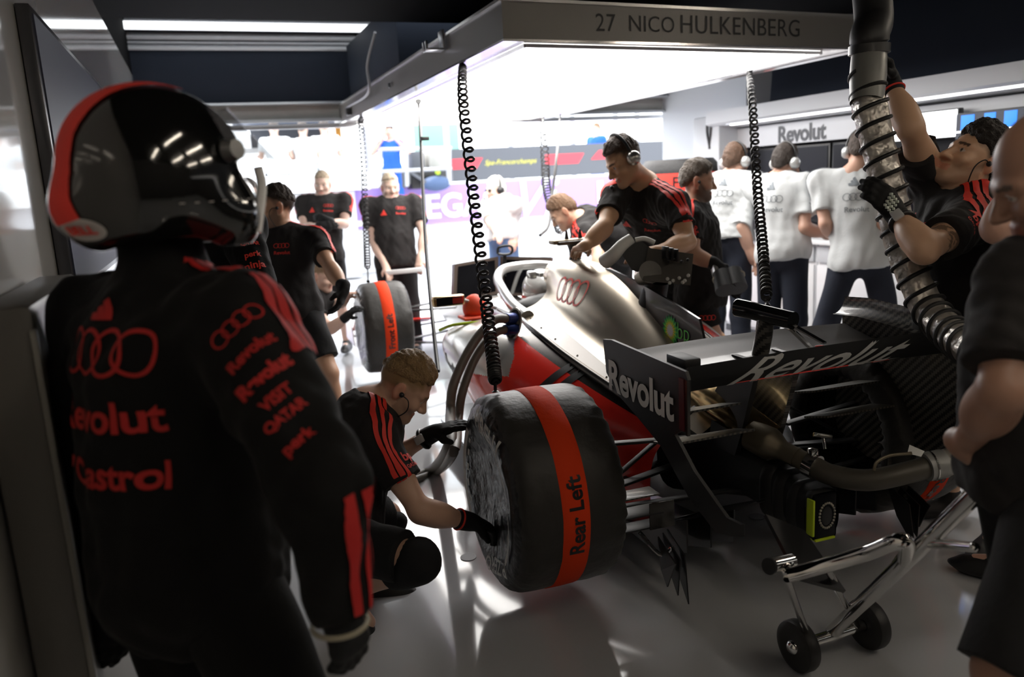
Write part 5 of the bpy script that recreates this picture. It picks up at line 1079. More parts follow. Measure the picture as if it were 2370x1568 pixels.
for k, (pts, lb) in enumerate(((((1186, 738, dpt), (1170, 738, dpt - .06), (1140, 745, dpt - .13), (1092, 800, dpt - .2), (1050, 890, dpt - .28), (1042, 960, dpt - .34), (1040, 1030, 3.25)), 'upper grey coolant hose curving from the silver sidepod to the floor'), (((1190, 762, dpt), (1168, 764, dpt - .06), (1142, 775, dpt - .12), (1100, 830, dpt - .18), (1070, 910, dpt - .26), (1060, 980, dpt - .32), (1050, 1045, 3.22)), 'lower grey coolant hose beside the upper one on the sidepod'))):
    r = thing('coolant_hose', lb, 'hose', atz(960, 1105, 0), 'coolant hoses'); e0 = atz(1000 + 14 * k, 1085 + 6 * k, .03); e1 = atz(935 + 20 * k, 1112 + 2 * k, .025)
    MB().tube(spline([at(*q) for q in pts] + [e0, e1], 70), .024 - .002 * k, 16).build('hose', M_HOSE, r)
    a_, b_ = at(*pts[0]), at(*pts[1]); MB().cyl(a_ + (a_ - b_) * .2, b_, .032, .028, 18).build('coupling', M_BLUEC, r)

# ------------------------------------------------------------------ driver display, cooling fan, inlet cover
r = thing('driver_display', 'folding twin-screen display set up in front of the cockpit', 'display', at(1155, 650, 5.85))
M_DCASE = mat('display_case', (.17, .13, .11), .35, .5); M_WIN = mat('wine_side', (.30, .06, .04), .4)
def panel(pa, pb, pc, pd_, da, db):
    q = [at(*pa, da), at(*pb, db), at(*pc, db), at(*pd_, da)]; n = nrm(np.cross(q[1] - q[0], q[3] - q[0])); n = n if n.dot(CAM - q[0]) > 0 else -n
    MB().prism(q, -n * .05).build('display_case', M_DCASE, r); c = sum(q) / 4; MB().add([c + (x - c) * .84 + n * .003 for x in q], [(0, 1, 2, 3)]).build('display_glass', M_GLASSBLK, r)
panel((1052, 612), (1153, 594), (1155, 680), (1048, 702), 5.78, 5.92); panel((1158, 594), (1275, 596), (1275, 690), (1158, 682), 5.92, 5.78)
MB().tube(spline([at(1152, 588, 5.85), at(1153, 575, 5.85), at(1165, 570, 5.85), at(1182, 570, 5.85), at(1186, 580, 5.85), at(1180, 588, 5.85), at(1165, 590, 5.85), at(1152, 588, 5.85)], 40), .010, 8).build('carry_handle', M_BLACK, r); MB().cyl(at(1168, 590, 5.87), at(1168, 640, 5.89), .014).build('hinge_post', M_BLACK, r)
MB().tube(carv([(0, 3.0, .64), (0, 3.05, .80)]), .03, 8).build('stand', M_BLACK, r)
fd = 3.85; r = thing('cooling_fan', 'dark metal cooling fan box leaning over the far sidepod, held by the headset mechanic', 'fan', at(1540, 650, fd))
q = [at(1487, 650, fd - .05), at(1598, 661, fd - .05), at(1605, 588, fd), at(1500, 574, fd)]; d = nrm(ray(1545, 615)); MB().prism(q, d * .22).build('fan_box', mat('fan_grey', (.11, .10, .09), .4, .5), r)
hb_ = MB(); rr = np.random.default_rng(5)
for px, py in ((1548, 606), (1562, 602), (1578, 606), (1592, 602), (1545, 646), (1558, 650), (1572, 644), (1585, 650), (1593, 638), (1550, 655), (1580, 654)): MB().ball(at(px, py, fd - .055), .008 if py < 620 else .009, n=10).build('fan_perforation', M_MATT if py < 620 else M_PALE, r)
pass
MB().prism([at(1452, 552, fd), at(1470, 548, fd), at(1540, 600, fd), at(1500, 640, fd), at(1462, 625, fd), at(1440, 590, fd)], d * .05).build('fan_bracket', M_MATT, r)
MB().tube(spline([at(1462, 552, fd), at(1440, 568, fd), at(1420, 590, fd), at(1400, 606, fd + .05)], 16), np.linspace(.026, .038, 16), 14).build('fan_spout', M_PALE, r)
MB().tube(spline([at(1470, 556, fd), at(1492, 553, fd), at(1515, 562, fd)], 14), .012, 10).build('fan_handle', M_PALE, r)
MB().cyl(at(1505, 630, fd - .04), at(1490, 640, fd + .1), .055, .05, 24).build('fan_motor', M_DARKTI, r); MB().cyl(at(1520, 650, fd + .05), at(1505, 720, fd + .12), .06, .07, 20).build('fan_foot', M_MATT, r)
for k in range(3): MB().box(at(1540 + k * 11, 585 + k * 3, fd - .05), (.012, .05, .06), bev=.003).build('fan_vent', M_BLACK, r)
cpt = car(-.52, 2.02, .66); r = thing('inlet_cover', 'small orange-red cloth cover with a lime edge on the front of the sidepod', 'cover', cpt)
m = MB(); m.ball(cpt + UP * .07, (.075, .08, .085), n=24); m.box(cpt + A(-.03, -.04, .02), (.15, .15, .018), bev=.008, seg=3); m.build('cloth', mat('cloth_orange', (.80, .07, .02), .6), r)
MB().tube(spline([cpt + A(-.24, -.02, -.04), cpt + A(-.18, -.12, .0), cpt + A(-.05, -.19, .01), cpt + A(.06, -.18, 0)], 16), .010, 8).build('lime_edge', M_LIME, r)

# ------------------------------------------------------------------ the people
RT = A(0.930, -0.363, 0); LF = -RT; AW = A(0.353, 0.936, 0); TO = -AW        # picture right / left, away from / towards the camera, level
RT = nrm(RT); AW = nrm(AW)
def gnd(p): return A(p[0], p[1], 0)
def leg(K, z=0.095, f=None, dx=0, dy=0): return A(K[0] + dx, K[1] + dy, z)
PR = [M_RED, M_GREYPRINT, M_PRINTW]
def crew(p, front=True, sl='LR', stripes='LR'):
    if front:
        p.print_torso(g_rings(.030), -0.075, .80, .085, 1); p.print_torso(g_text('Revolut', .02), -0.075, .715, .085, 1); p.print_torso(g_bars(), 0.075, .74, .055, 1)
    for q in stripes: p.stripes(q, 1)
    for q in sl:
        o = (p.J['S' + q] - p.J['N']) * A(1, 1, .2) + p.f * .05
        p.print_sleeve(g_text('bp', .03), q, .38, .045, 1, o); p.print_sleeve(g_text('QATAR', .03), q, .50, .060, 1, o)
def fin(p, mt=M_TEE, mb_=M_SHORT, **k): return p.finish(mt, mb_, PR, **k)
def axes(f): f = nrm(f); return f, A(f[1], -f[0], 0)

# --- the helmeted driver, close, seen from behind
f, r = axes(.57 * RT + .82 * AW); N = at(372, 650, 1.52); SL, SR = N - r * .222 - UP * .085, N + r * .215 - UP * .075
P_ = N + UP * -.56 - f * .02
J = dict(N=N, P=P_, SL=SL, SR=SR, hc=N + UP * .20, hf=f, hu=UP, ER=at(738, 1105, 1.31), WR=at(784, 1408, 1.40), EL=at(170, 1110, 1.76), WL=at(240, 1390, 1.78), hR=UP * -1 + f * .2, nR=-r, tR=f,
         KL=A(P_[0], P_[1], .50) - r * .13 + f * .03, KR=A(P_[0], P_[1], .50) + r * .27 + f * .02); J['AL'] = leg(J['KL']); J['AR'] = leg(J['KR'])
p = Person('driver in black race suit and black red-striped helmet, back to the camera', J, .008, 1.04, top='suit', bottom='suit', gloves='LR', head=False, build=1.16, hem=.16, seed=11, jaw=1, belly=.5)
p.print_torso(g_bars(), .012, .93, .055, 1, True, L=.012, hgt=.75); p.print_torso(g_rings(.028), .03, .80, .235, 1, True, L=.012, hgt=1.05); p.print_torso(g_word(.025), .03, .60, .225, 1, True, L=.012); p.print_torso(g_join(g_move(g_text('Castrol', .03), .06, 0, .88), g_move(g_poly([(-.5, -.3), (-.2, -.2), (.1, .2), (.4, .5), (-.3, .5)]), -.45, .02, .14)), .03, .41, .225, 1, True, L=.012)
p.stripes('R', 1, w=.020, gap=.027, end=.22, shift=.035)
o = r * .8 - f * .5
for g_, t, w in ((g_rings(.03), .16, .095), (g_text('Revolut', .03), .33, .085), (g_text('Revolut', .05), .47, .095), (g_text('VISIT', .03), .61, .055), (g_text('QATAR', .03), .71, .075), (g_text('perk', .03), .86, .055)): p.print_sleeve(g_, 'R', t, w, 1, o, turn=.25)
for k in range(3): strip(p.top, p.topbvh, [J['ER'] + (J['WR'] - J['ER']) * t + (r * .8 + f * (.45 * k - .15)) * .085 for t in np.linspace(.05, .97, 6)], f, .020, 1, n=24, k=4)
p.finish(M_SUIT, M_SUIT, [M_SUITRED]); dr = p.root
MB().tube([J['WR'] + UP * -.03 + (f * math.cos(a) + r * math.sin(a)) * .048 for a in np.linspace(0, 2 * pi, 28, endpoint=False)], .005, 6, closed=True).build('cuff_tape', mat('cuff_beige', (.30, .27, .20), .7), dr)
hf, hr = axes(.72 * RT + .69 * AW); hc = at(372, 398, 1.47); hR = np.stack([hr, hf, UP]); hq = lambda x, y, z: hc + A(x, y, z) @ hR
S = Sdf(.006); S.ell(hq(0, -.01, .012), (.128, .163, .142), hR, k=.03); S.ell(hq(0, .0, -.055), (.118, .150, .098), hR, k=.05); S.rc(hq(-.06, .09, -.10), hq(.06, .09, -.10), .055, k=.06); S.rc(hq(0, -.13, -.08), hq(0, -.15, -.06), .04, k=.06)
S.cut(hq(0, 0, -.142), -UP); S.ell(hq(0, .15, .005), (.095, .07, .045), hR, k=.015, op='-'); S.ell(hq(0, 0, -.15), (.095, .11, .06), hR, k=.02, op='-')
V, F = S.mesh(); h = MB().add(V, F); bv = h.bvh()
strip(h, bv, [hq(.02, .05, .16), hq(.028, -.08, .15), hq(.035, -.17, .07), hq(.038, -.19, -.02), hq(.035, -.17, -.075)], hr, .052, 1, n=50, k=7)
wrap(h, bv, g_ring(0, 0, .5, .5, 28), hq(.045, -.17, -.092), hf * .25 + hr, UP, .062, 2, L=.01, hgt=.62); wrap(h, bv, g_text('BELL', .03), hq(.045, -.17, -.092), hf * .25 + hr, UP, .040, 1, L=.006, lift=.005)
for k in range(7): wrap(h, bv, g_poly([(-.5, -.06), (.4, -.06), (.5, .06), (-.4, .06)]), hq(.12, -.02 + .026 * k, -.058), hf, UP, .010, 2, L=.01)
M_HEL = mat('helmet_black', (.006, .006, .006), .10, coat=1.0)
ho = h.build('helmet', [M_HEL, M_RED, mat('helmet_print', (.55, .52, .5), .5)], dr, None)
vz = MB(); aa = np.linspace(-1.25, 1.25, 26); G = np.stack([np.stack([hq((.126 + .012 * t) * math.sin(a), (.128 + .095 * t) * max(math.cos(a), 0) ** .8 - .002, .100 - .085 * t + .012 * math.cos(a) * (1 - t)) for a in aa]) for t in np.linspace(0, 1, 8)]); vz.grid(G)
vz.build('visor', mat('visor_clear', (.16, .16, .18), .05, alpha=.45, coat=1.0), ho, None)
MB().cyl(hq(.112, .085, .03), hq(.130, .092, .032), .024, .018, 24).build('visor_pivot', mat('pivot_grey', (.12, .12, .12), .25, .6), ho)
MB().tube(spline([hq(.09, .13, -.12), hq(.08, .155, -.04), hq(.085, .15, .0)], 12), .010, 8).build('helmet_trim', M_PWHITE, ho)

# --- second suit, only its sleeve shows
N = at(490, 500, 3.30); f, r = axes(TO * .9 + RT * .3); J = dict(N=N, P=N - UP * .55, SL=at(560, 520, 3.20), SR=at(425, 525, 3.36), hc=N + UP * .2, hf=f, hu=UP, EL=at(592, 650, 3.12), WL=at(610, 770, 3.0), ER=at(410, 650, 3.4), WR=at(420, 760, 3.3))
J['KL'] = A(J['P'][0] + .1, J['P'][1], .5); J['KR'] = A(J['P'][0] - .1, J['P'][1], .5); J['AL'] = leg(J['KL']); J['AR'] = leg(J['KR'])
p = Person('person in black race suit behind the helmeted driver, only the printed sleeve showing', J, .010, 1.0, top='suit', bottom='suit', hair=(.05, .035, .025), build=1.05, seed=4)
for g_, t, w in ((g_text('Revolut', .03), .30, .10), (g_text('QATAR', .03), .52, .07), (g_text('perk', .03), .72, .06), (g_text('ninja', .03), .90, .075)): p.print_sleeve(g_, 'L', t, w, 1, TO + RT * .5)
for k in range(3): strip(p.top, p.topbvh, [J['EL'] + (J['WL'] - J['EL']) * t + (TO + RT * (.1 + .4 * k)) * .07 for t in np.linspace(.1, .9, 5)], RT, .014, 1, n=16, k=3)
fin(p, M_SUIT, M_SUIT)

# --- grey-haired person in white behind the left mechanic
N = at(573, 508, 5.9); f, r = axes(TO + RT * .6); J = dict(N=N, P=N - UP * .52, SL=N - r * .19 - UP * .05, SR=N + r * .19 - UP * .05, hc=at(576, 455, 5.88), hf=f, hu=UP)
for q, s_ in (('L', -1), ('R', 1)): J['E' + q] = J['S' + q] - UP * .28 + r * s_ * .05; J['W' + q] = J['E' + q] - UP * .22 + f * .1; J['K' + q] = A(N[0], N[1], .5) + r * s_ * .1; J['A' + q] = leg(J['K' + q])
p = Person('grey-haired person in a white shirt outside, half hidden behind the dark-haired mechanic', J, .010, 1.0, skin=(.62, .40, .32), hair=(.28, .26, .25), top='tee', bottom='trousers'); fin(p, M_WHITE, M_NAVY)

# --- mechanic on the left, turned to the side
K1 = at(762, 865, 4.75); K2 = at(668, 880, 4.85)
J = dict(N=at(646, 530, 4.78), P=at(676, 712, 4.85), SL=at(730, 556, 4.75), SR=at(570, 562, 4.86), hc=at(640, 478, 4.74), hf=LF * .93 + TO * .33, hu=UP, EL=at(766, 622, 4.52), WL=at(796, 668, 4.38), hL=at(782, 725, 4.36) - at(796, 668, 4.38), nL=LF, tL=TO,
         ER=at(555, 650, 4.95), WR=at(600, 715, 4.8), KL=K1, KR=K2, AL=leg(K1), AR=leg(K2))
p = Person('bearded mechanic in black shorts left of the Front Left tyre, looking aside', J, .0055, 1.0, skin=(.60, .35, .23), hair=(.035, .022, .015), hair_t=.012, fade=True, beard=.62, gloves='L', belly=.45, seed=2)
crew(p); p.earpiece(-1); fin(p, cuff=None)

# --- crouching mechanic at the rear tyre
J = dict(N=at(852, 930, 3.02), P=at(772, 1225, 2.95), SR=at(868, 1008, 2.86), SL=at(892, 968, 3.20), hc=at(936, 893, 3.02), hf=RT * .74 - UP * .66 + AW * .05, hu=RT * .64 + UP * .76, pr=TO * .95 + LF * .2,
         ER=at(972, 1183, 2.80), WR=at(1082, 1207, 2.93), EL=at(868, 1085, 3.30), WL=at(1002, 1004, 3.22), hL=at(1080, 975, 3.16) - at(1002, 1004, 3.22), nL=RT * .6 - UP * .8, tL=UP + TO * .4, cL=.12, cR=.5,
         KR=at(968, 1296, 2.70), AR=at(800, 1372, 2.93), KL=at(893, 1195, 3.25), AL=at(850, 1345, 3.20), toeR=RT * .75 - UP * .75 + TO * .2, toeL=RT, soleR=RT * -.75 + UP * .65 + RT * 1.4)
p = Person('fair-haired mechanic squatting and reaching into the Rear Left tyre blanket', J, .0045, 1.04, skin=(.64, .39, .28), hair=(.30, .185, .085), hair_t=.013, fade=True, hairline=-.004, beard=.35, beardcol=(.16, .09, .05), gloves='LR', seed=6, leg_hem=.86)
p.stripes('R', 1, end=.55, lean=.004); p.print_torso(g_bars(), .055, .88, .075, 1, True, turn=-.5); p.print_torso(g_rings(.03), .0, .62, .20, 1, True)
p.print_sleeve(g_text('bp', .03), 'R', .42, .045, 1, RT + UP * .6 + TO * .3); p.print_sleeve(g_text('QATAR', .03), 'R', .53, .06, 1, RT + UP * .6 + TO * .3); p.earpiece(1); p.watch('L', TO + UP * .5)
b = p.bot; a_ = p.HR + (J['KR'] - p.HR) * .3; wrap(b, p.botbvh, g_rings(.03), a_ + TO * .06, RT, UP, .11, 1, L=.012)
fin(p, cuff=True); c = J['KR']; sh = J['AR'] - c
for q in 'RL': MB().tube(spline([J['K' + q] + (J['A' + q] - J['K' + q]) * t + RT * .012 for t in (-.13, .02, .18, .36)], 12), np.array([.020, .052, .066, .072, .074, .074, .073, .071, .069, .067, .064, .060]) * 1.10, 22).build('knee_pad', M_SHORT, p.root)

# --- mechanic with the silver headset behind the car
K1 = A(3.0, 4.55, .5); K2 = A(3.02, 4.25, .5)
J = dict(N=at(1492, 418, 4.62), P=at(1545, 640, 5.2), SR=at(1428, 450, 4.62), SL=at(1560, 472, 4.42), hc=at(1444, 372, 4.48), hf=LF * .82 + TO * .35 - UP * .46, hu=UP * .85 + LF * .35, ER=at(1398, 528, 4.42), WR=at(1354, 570, 4.36), EL=at(1592, 560, 4.28), WL=at(1518, 583, 4.08),
         hR=AW * .8 + LF * .3 - UP * .2, hL=LF, nL=-UP, nR=-UP, KL=K1, KR=K2, AL=leg(K1), AR=leg(K2))
p = Person('mechanic with a silver ear-defender headset leaning over the race car', J, .0055, 1.08, skin=(.64, .38, .23), hair=(.07, .04, .025), hair_t=.012, fade=True, beard=.25, beardcol=(.2, .12, .08), build=1.05, seed=8)
crew(p); p.headset(M_SILVER, 1); fin(p)

# --- bearded mechanic in profile behind
K1 = at(1648, 775, 4.9); K2 = at(1630, 770, 5.1)
J = dict(N=at(1598, 472, 4.92), P=at(1622, 690, 4.98), SR=at(1596, 505, 4.74), SL=at(1618, 492, 5.08), hc=at(1614, 418, 4.90), hf=RT * .95 + TO * .12 - UP * .12, hu=UP, ER=at(1604, 590, 4.70), WR=at(1655, 612, 4.66), EL=at(1640, 590, 5.0), WL=at(1672, 640, 4.86), hR=RT * .5 - UP * .7, nR=AW, tR=RT, hL=RT * .5 - UP * .6, nL=TO, KL=K2, KR=K1, AL=leg(K2), AR=leg(K1))
p = Person('bearded mechanic with greying hair in profile, carrying a black two-handled device', J, .006, 1.0, skin=(.58, .34, .24), hair=(.11, .085, .065), hair_t=.013, beard=.85, beardcol=(.06, .04, .03), gloves='RL', seed=12)
crew(p, False, 'R', 'R'); p.earpiece(1, False); wrap(p.bot, p.botbvh, g_rings(.035), at(1640, 738, 4.78), RT, UP, .10, 1, L=.02); fin(p)
dv = thing('lifting_device', 'black double-barrelled device with steel handle in the bearded mechanic\'s gloves', 'tool', at(1690, 660, 4.6))
for k, (px, py) in enumerate(((1674, 655), (1700, 650))):
    MB().cyl(at(px - 4, py - 22, 4.62), at(px + 6, py + 18, 4.55), .052, .060, 22).build('barrel', M_MATT, dv); MB().cyl(at(px - 1, py - 12, 4.615), at(px, py - 8, 4.61), .062, n=22).build('collar', M_PIPE, dv)
MB().bar(at(1650, 610, 4.66), at(1662, 655, 4.62), .03, .05, bev=.008).build('device_handle', M_ALU, dv)

# --- three engineers in white at the desk
def eng(label, Np, P_p, d, f, hcp, hf, arms, hair, belly=.2, long_=False, feet=None, s=1.0, ht=.014, marks=True, lean=None):
    f, r = axes(f); N = at(*Np, d); P_ = at(*P_p, d); J = dict(N=N, P=P_, SL=N - r * .195 * s - UP * .055, SR=N + r * .195 * s - UP * .055, hc=at(*hcp, d), hf=hf, hu=UP); J.update(arms)
    for q, s_ in (('L', -1), ('R', 1)):
        fx = (feet or {}).get(q, A(0, 0, 0)); J['K' + q] = A(P_[0], P_[1], .50) + r * s_ * .10 + fx * .5; J['A' + q] = A(P_[0], P_[1], .10) + r * s_ * .11 + fx
    p = Person(label, J, .007, s, skin=(.60, .36, .27), hair=hair, hair_t=ht, top='tee', bottom='trousers', belly=belly, hem=.07 if not long_ else .0, seed=int(d * 7), sleeve=.70 if not long_ else .98, beard=.4, beardcol=(.07, .05, .04))
    p.print_torso(g_bars(), 0, .86, .07, 2, True); p.print_torso(g_rings(.022), 0, .68, .155, 2, True); p.print_torso(g_text('Revolut', .0), 0, .54, .145, 2, True)
    for q in 'LR': p.stripes(q, 2, w=.011, gap=.022)
    for q in 'R': o = r - f * .5; p.print_sleeve(g_text('bp', .02), q, .40, .05, 2, o); p.print_sleeve(g_text('QATAR', .02), q, .52, .06, 2, o)
    p.headset(mat('cup_pale', (.55, .56, .56), .3, .3), 1); fin(p, M_WHITE, M_NAVY, shoe=M_SHOEW); return p
d = 5.95
eng('white-shirted engineer with curly hair, leftmost of the three at the screens', (1688, 408), (1684, 556), d, RT * .55 + AW * .83, (1702, 374), RT * .75 + AW * .65 - UP * .1, dict(ER=at(1716, 525, d - .15), WR=at(1742, 590, d - .12), EL=at(1690, 520, d + .3), WL=at(1730, 560, d + .3)), (.085, .042, .022), long_=True, ht=.018)
d = 5.65
eng('dark-haired white-shirted engineer in the middle, one hand raised to his chin', (1800, 410), (1812, 582), d, RT * .65 + AW * .76, (1818, 377), RT * .85 + AW * .5 - UP * .12, dict(ER=at(1862, 528, d - .16), WR=at(1918, 546, d - .05), hR=RT, nR=-UP, EL=at(1852, 470, d + .2), WL=at(1842, 418, d + .15), hL=UP, nL=LF), (.03, .02, .015), belly=.5)
d = 5.25
eng('white-shirted engineer nearest the silver hose, legs apart', (1972, 398), (1990, 600), d, RT * .35 + AW * .93, (1994, 350), RT * .55 + AW * .8 - UP * .2, dict(EL=at(1910, 518, d + .02), WL=at(1935, 560, d + .2), ER=at(2038, 520, d - .12), WR=at(2068, 566, d + .08)), (.06, .04, .03), belly=.3, feet=dict(L=LF * .22, R=RT * .18))

# --- mechanic lifting the silver hose
K1 = at(2215, 1010, 2.95); K2 = at(2275, 1015, 3.02)
J = dict(N=at(2232, 448, 3.02), P=at(2222, 735, 3.08), SL=at(2246, 508, 2.86), SR=at(2158, 428, 3.10), hc=at(2252, 372, 2.98), hf=LF * .80 + UP * .50 + TO * .18, hu=UP * .84 + RT * .5, pr=AW, EL=at(2140, 580, 2.60), WL=at(2074, 496, 2.755), hL=at(2038, 452, 2.73) - at(2074, 496, 2.755), nL=AW * .9 + LF * .2, tL=UP + LF * .4, cL=.45,
         ER=at(2108, 298, 2.90), WR=at(2060, 190, 3.0), hR=at(2030, 118, 2.93) - at(2060, 190, 3.0), nR=LF * .8 + TO * .4, tR=TO, cR=.42, KL=A(2.90, 2.20, .5), KR=A(2.98, 2.45, .5), AL=A(2.86, 2.12, .10), AR=A(2.98, 2.45, .10), toeL=LF * .8 + TO * .5, toeR=LF)
p = Person('dark-haired mechanic looking up and raising the silver hose with both arms', J, .0045, 1.06, skin=(.66, .41, .27), hair=(.018, .013, .011), hair_t=.022, hairline=-.006, beard=.30, beardcol=(.16, .10, .07), gloves='LR', build=1.05, seed=3, hairseed=5)
V = p.bodyVF[0]; E_, S_ = J['EL'], J['SL']; ax_ = nrm(E_ - S_); t = (V - S_) @ ax_ / np.linalg.norm(E_ - S_); dist = np.linalg.norm(V - S_ - ((V - S_) @ ax_)[:, None] * ax_, axis=1)
ink = folds(70, 1.0, (1, 1, 1), 21)(V) + folds(130, .8, (1, 1, 1), 22)(V); m = (t > .52) & (t < .80) & (dist < .085) & (ink > -.08); p.col[m] = p.col[m] * .35
crew(p, True, 'L', ''); p.stripes('L', 1, w=.019, gap=.031, end=.10); p.earpiece(-1); p.watch('L', TO + LF * .4)
fin(p, cuff=True)
g_ = J['WL'] + nrm(J['hL']) * .055 + TO * .030; mk = MB(); rr = np.random.default_rng(2)
for k in range(16):
    x, y = (k % 4 - 1.5) * .012, (k // 4 - 1.5) * .013; mk.box(g_ + nrm(J['hL']) * x + UP * y * .9 + LF * -y * .5, (.010 * rr.uniform(.4, 1), .012, .009), None, 0, .002)
mk.build('glove_print', M_PRINTW, [c for c in p.root.children if c.name.startswith('glove')][0], label='pale print on the back of the glove')

# --- bald man with the jack, cut by the right edge
hd_ = nrm(ht - hb); gr = ht - hd_ * .05; hdL = nrm(RT * .35 - UP * .9 - hd_ * (RT * .35 - UP * .9).dot(hd_)); hnL = np.cross(hd_, hdL); hnL = hnL if hnL.dot(AW) > 0 else -hnL
J = dict(N=at(2468, 575, 1.66), P=at(2425, 1085, 1.78), SL=at(2368, 650, 1.60), SR=at(2470, 640, 1.85), hc=at(2432, 402, 1.56), hf=LF * .86 - UP * .42 + AW * .2, hu=UP * .9 + LF * .4, pr=AW, EL=at(2322, 905, 1.52), WL=gr - hdL * .082 - hnL * .036, hL=hdL, nL=hnL, tL=hd_, cL=1.05,
         ER=at(2500, 900, 1.9), WR=at(2440, 1010, 1.8), KL=at(2325, 1560, 1.62), KR=at(2440, 1540, 1.85)); J['AL'] = leg(J['KL']); J['AR'] = leg(J['KR'])
p = Person('bald mechanic in black at the right edge gripping the jack handle', J, .006, 1.05, skin=(.36, .20, .14), hair=None, beard=.25, build=1.08, belly=.3, seed=14, leg_hem=1.0, sleeve=.80)
wrap(p.bot, p.botbvh, g_bars(), at(2308, 1425, 1.45), RT, UP * 1 + RT * -.2, .085, 1, L=.012, hgt=1.2, reach=.6); fin(p)

# --- the person behind him, hand at the ear
N = at(2458, 470, 2.65); f, r = axes(LF); J = dict(N=N, P=N - UP * .52, SL=at(2405, 500, 2.52), SR=at(2450, 490, 2.85), hc=at(2440, 395, 2.62), hf=LF, hu=UP, EL=at(2308, 528, 2.35), WL=at(2338, 448, 2.40), hL=at(2362, 405, 2.45) - at(2338, 448, 2.40), nL=RT, cL=.5, ER=at(2430, 600, 2.9), WR=at(2400, 660, 2.8), KL=A(N[0], N[1] - .1, .5), KR=A(N[0], N[1] + .1, .5)); J['AL'] = leg(J['KL']); J['AR'] = leg(J['KR'])
p = Person('person behind the bald mechanic with a bent bare arm and gloved hand at the face', J, .007, 1.0, skin=(.56, .33, .25), hair=(.04, .03, .02), gloves='L', seed=15); fin(p, cuff=True)

# --- two mechanics outside facing in
def stand(label, Np, P_p, d, f, hcp, hf, arms, s=1.0, res=.010, **k):
    f, r = axes(f); N = at(*Np, d); P_ = at(*P_p, d); J = dict(N=N, P=P_, SL=N - r * .2 * s - UP * .055, SR=N + r * .2 * s - UP * .055, hc=at(*hcp, d), hf=hf, hu=UP); J.update(arms)
    gz_ = k.pop('gz', 0.0)
    for q, s_ in (('L', -1), ('R', 1)): J['K' + q] = A(P_[0], P_[1], gz_ + .5) + r * s_ * .11; J['A' + q] = A(P_[0], P_[1], gz_ + .10) + r * s_ * .13
    J['ground'] = A(P_[0], P_[1], gz_)
    return Person(label, J, res, s, **k)
d = 7.7
p = stand('mechanic outside pulling on black gloves, standing left of the other', (748, 455), (752, 592), d, TO, (746, 427), TO - UP * .1, dict(ER=at(704, 528, d - .1), WR=at(742, 522, d - .38), hR=RT, nR=AW, EL=at(798, 520, d - .1), WL=at(762, 512, d - .36), hL=LF + UP * .4, nL=AW), skin=(.66, .45, .37), hair=(.45, .36, .26), hair_t=.008, fade=True, beard=.35, gloves='LR', belly=.3, seed=21)
crew(p); fin(p)
d = 7.45
p = stand('fair-haired mechanic outside with arms hanging, holding a white bar', (905, 460), (916, 605), d, TO + RT * .15, (903, 433), TO + RT * .35 - UP * .1, dict(ER=at(866, 560, d - .05), WR=at(893, 618, d - .2), EL=at(982, 545, d - .05), WL=at(972, 598, d - .15)), s=1.03, skin=(.68, .47, .38), hair=(.55, .45, .33), hair_t=.008, fade=True, beard=.35, bottom='trousers', belly=.5, build=1.05, seed=22)
crew(p); fin(p, M_TEE, M_SHORT)
tag(MB().bar(at(893, 632, 7.2), at(978, 624, 7.2), .03, .04, bev=.006).build('white_bar', M_PWHITE), 'white flat bar held level by the fair-haired mechanic outside', 'bar')
d = 8.3
p = stand('person in a white jacket and jeans with sunglasses and headset outside', (1160, 463), (1163, 545), d, LF * .7 + TO * .7, (1147, 440), LF * .85 + TO * .5, dict(ER=at(1132, 510, d - .1), WR=at(1150, 540, d - .3), EL=at(1190, 505, d), WL=at(1188, 548, d - .1)), skin=(.66, .44, .35), hair=(.75, .72, .68), hair_t=.02, top='tee', bottom='trousers', sleeve=.99, seed=23)
p.headset(M_BLACK, 1); g_ = MB()
for sx in (-1, 1): g_.ball(p.hp(sx * .032, .092, .0), (.026, .012, .018), R=p.hframe())
p.extra.append(('sunglasses', g_, [M_BLACK], [])); fin(p, M_WHITE, M_JEANS)

# --- mechanic bent over at the far side of the car
K1 = A(3.25, 5.9, .5); K2 = A(3.05, 5.75, .5)
J = dict(N=at(1340, 512, 5.85), P=at(1440, 560, 6.1), SR=at(1352, 545, 5.65), SL=at(1348, 530, 6.0), hc=at(1303, 490, 5.82), hf=LF * .8 - UP * .6, hu=UP * .75 + LF * .5, pr=TO, ER=at(1385, 590, 5.5), WR=at(1382, 640, 5.35), EL=at(1330, 600, 5.9), WL=at(1330, 650, 5.8), KL=K1, KR=K2, AL=leg(K1), AR=leg(K2))
p = Person('brown-haired mechanic bent low beyond the cockpit', J, .008, 1.0, skin=(.64, .40, .28), hair=(.20, .11, .06), hair_t=.014, seed=24); crew(p, False, 'R', 'R'); fin(p)

# --- mechanic kneeling at the front tyre
J = dict(N=at(722, 668, 6.45), P=at(690, 800, 6.5), SR=at(712, 700, 6.3), SL=at(748, 690, 6.5), hc=at(748, 638, 6.42), hf=RT * .8 + TO * .4 - UP * .3, hu=UP, pr=TO, ER=at(765, 762, 6.15), WR=at(803, 733, 6.1), hR=at(835, 700, 6.0) - at(803, 733, 6.1), nR=RT, EL=at(790, 700, 6.55), WL=at(800, 690, 6.5), KR=A(.75, 6.1, .42), KL=A(.72, 6.5, .10), AR=A(.55, 6.05, .10), AL=A(.35, 6.5, .10))
p = Person('mechanic kneeling with a gloved hand on the Front Left tyre blanket', J, .009, 1.0, skin=(.66, .44, .35), hair=(.3, .2, .12), gloves='R', seed=25); fin(p)

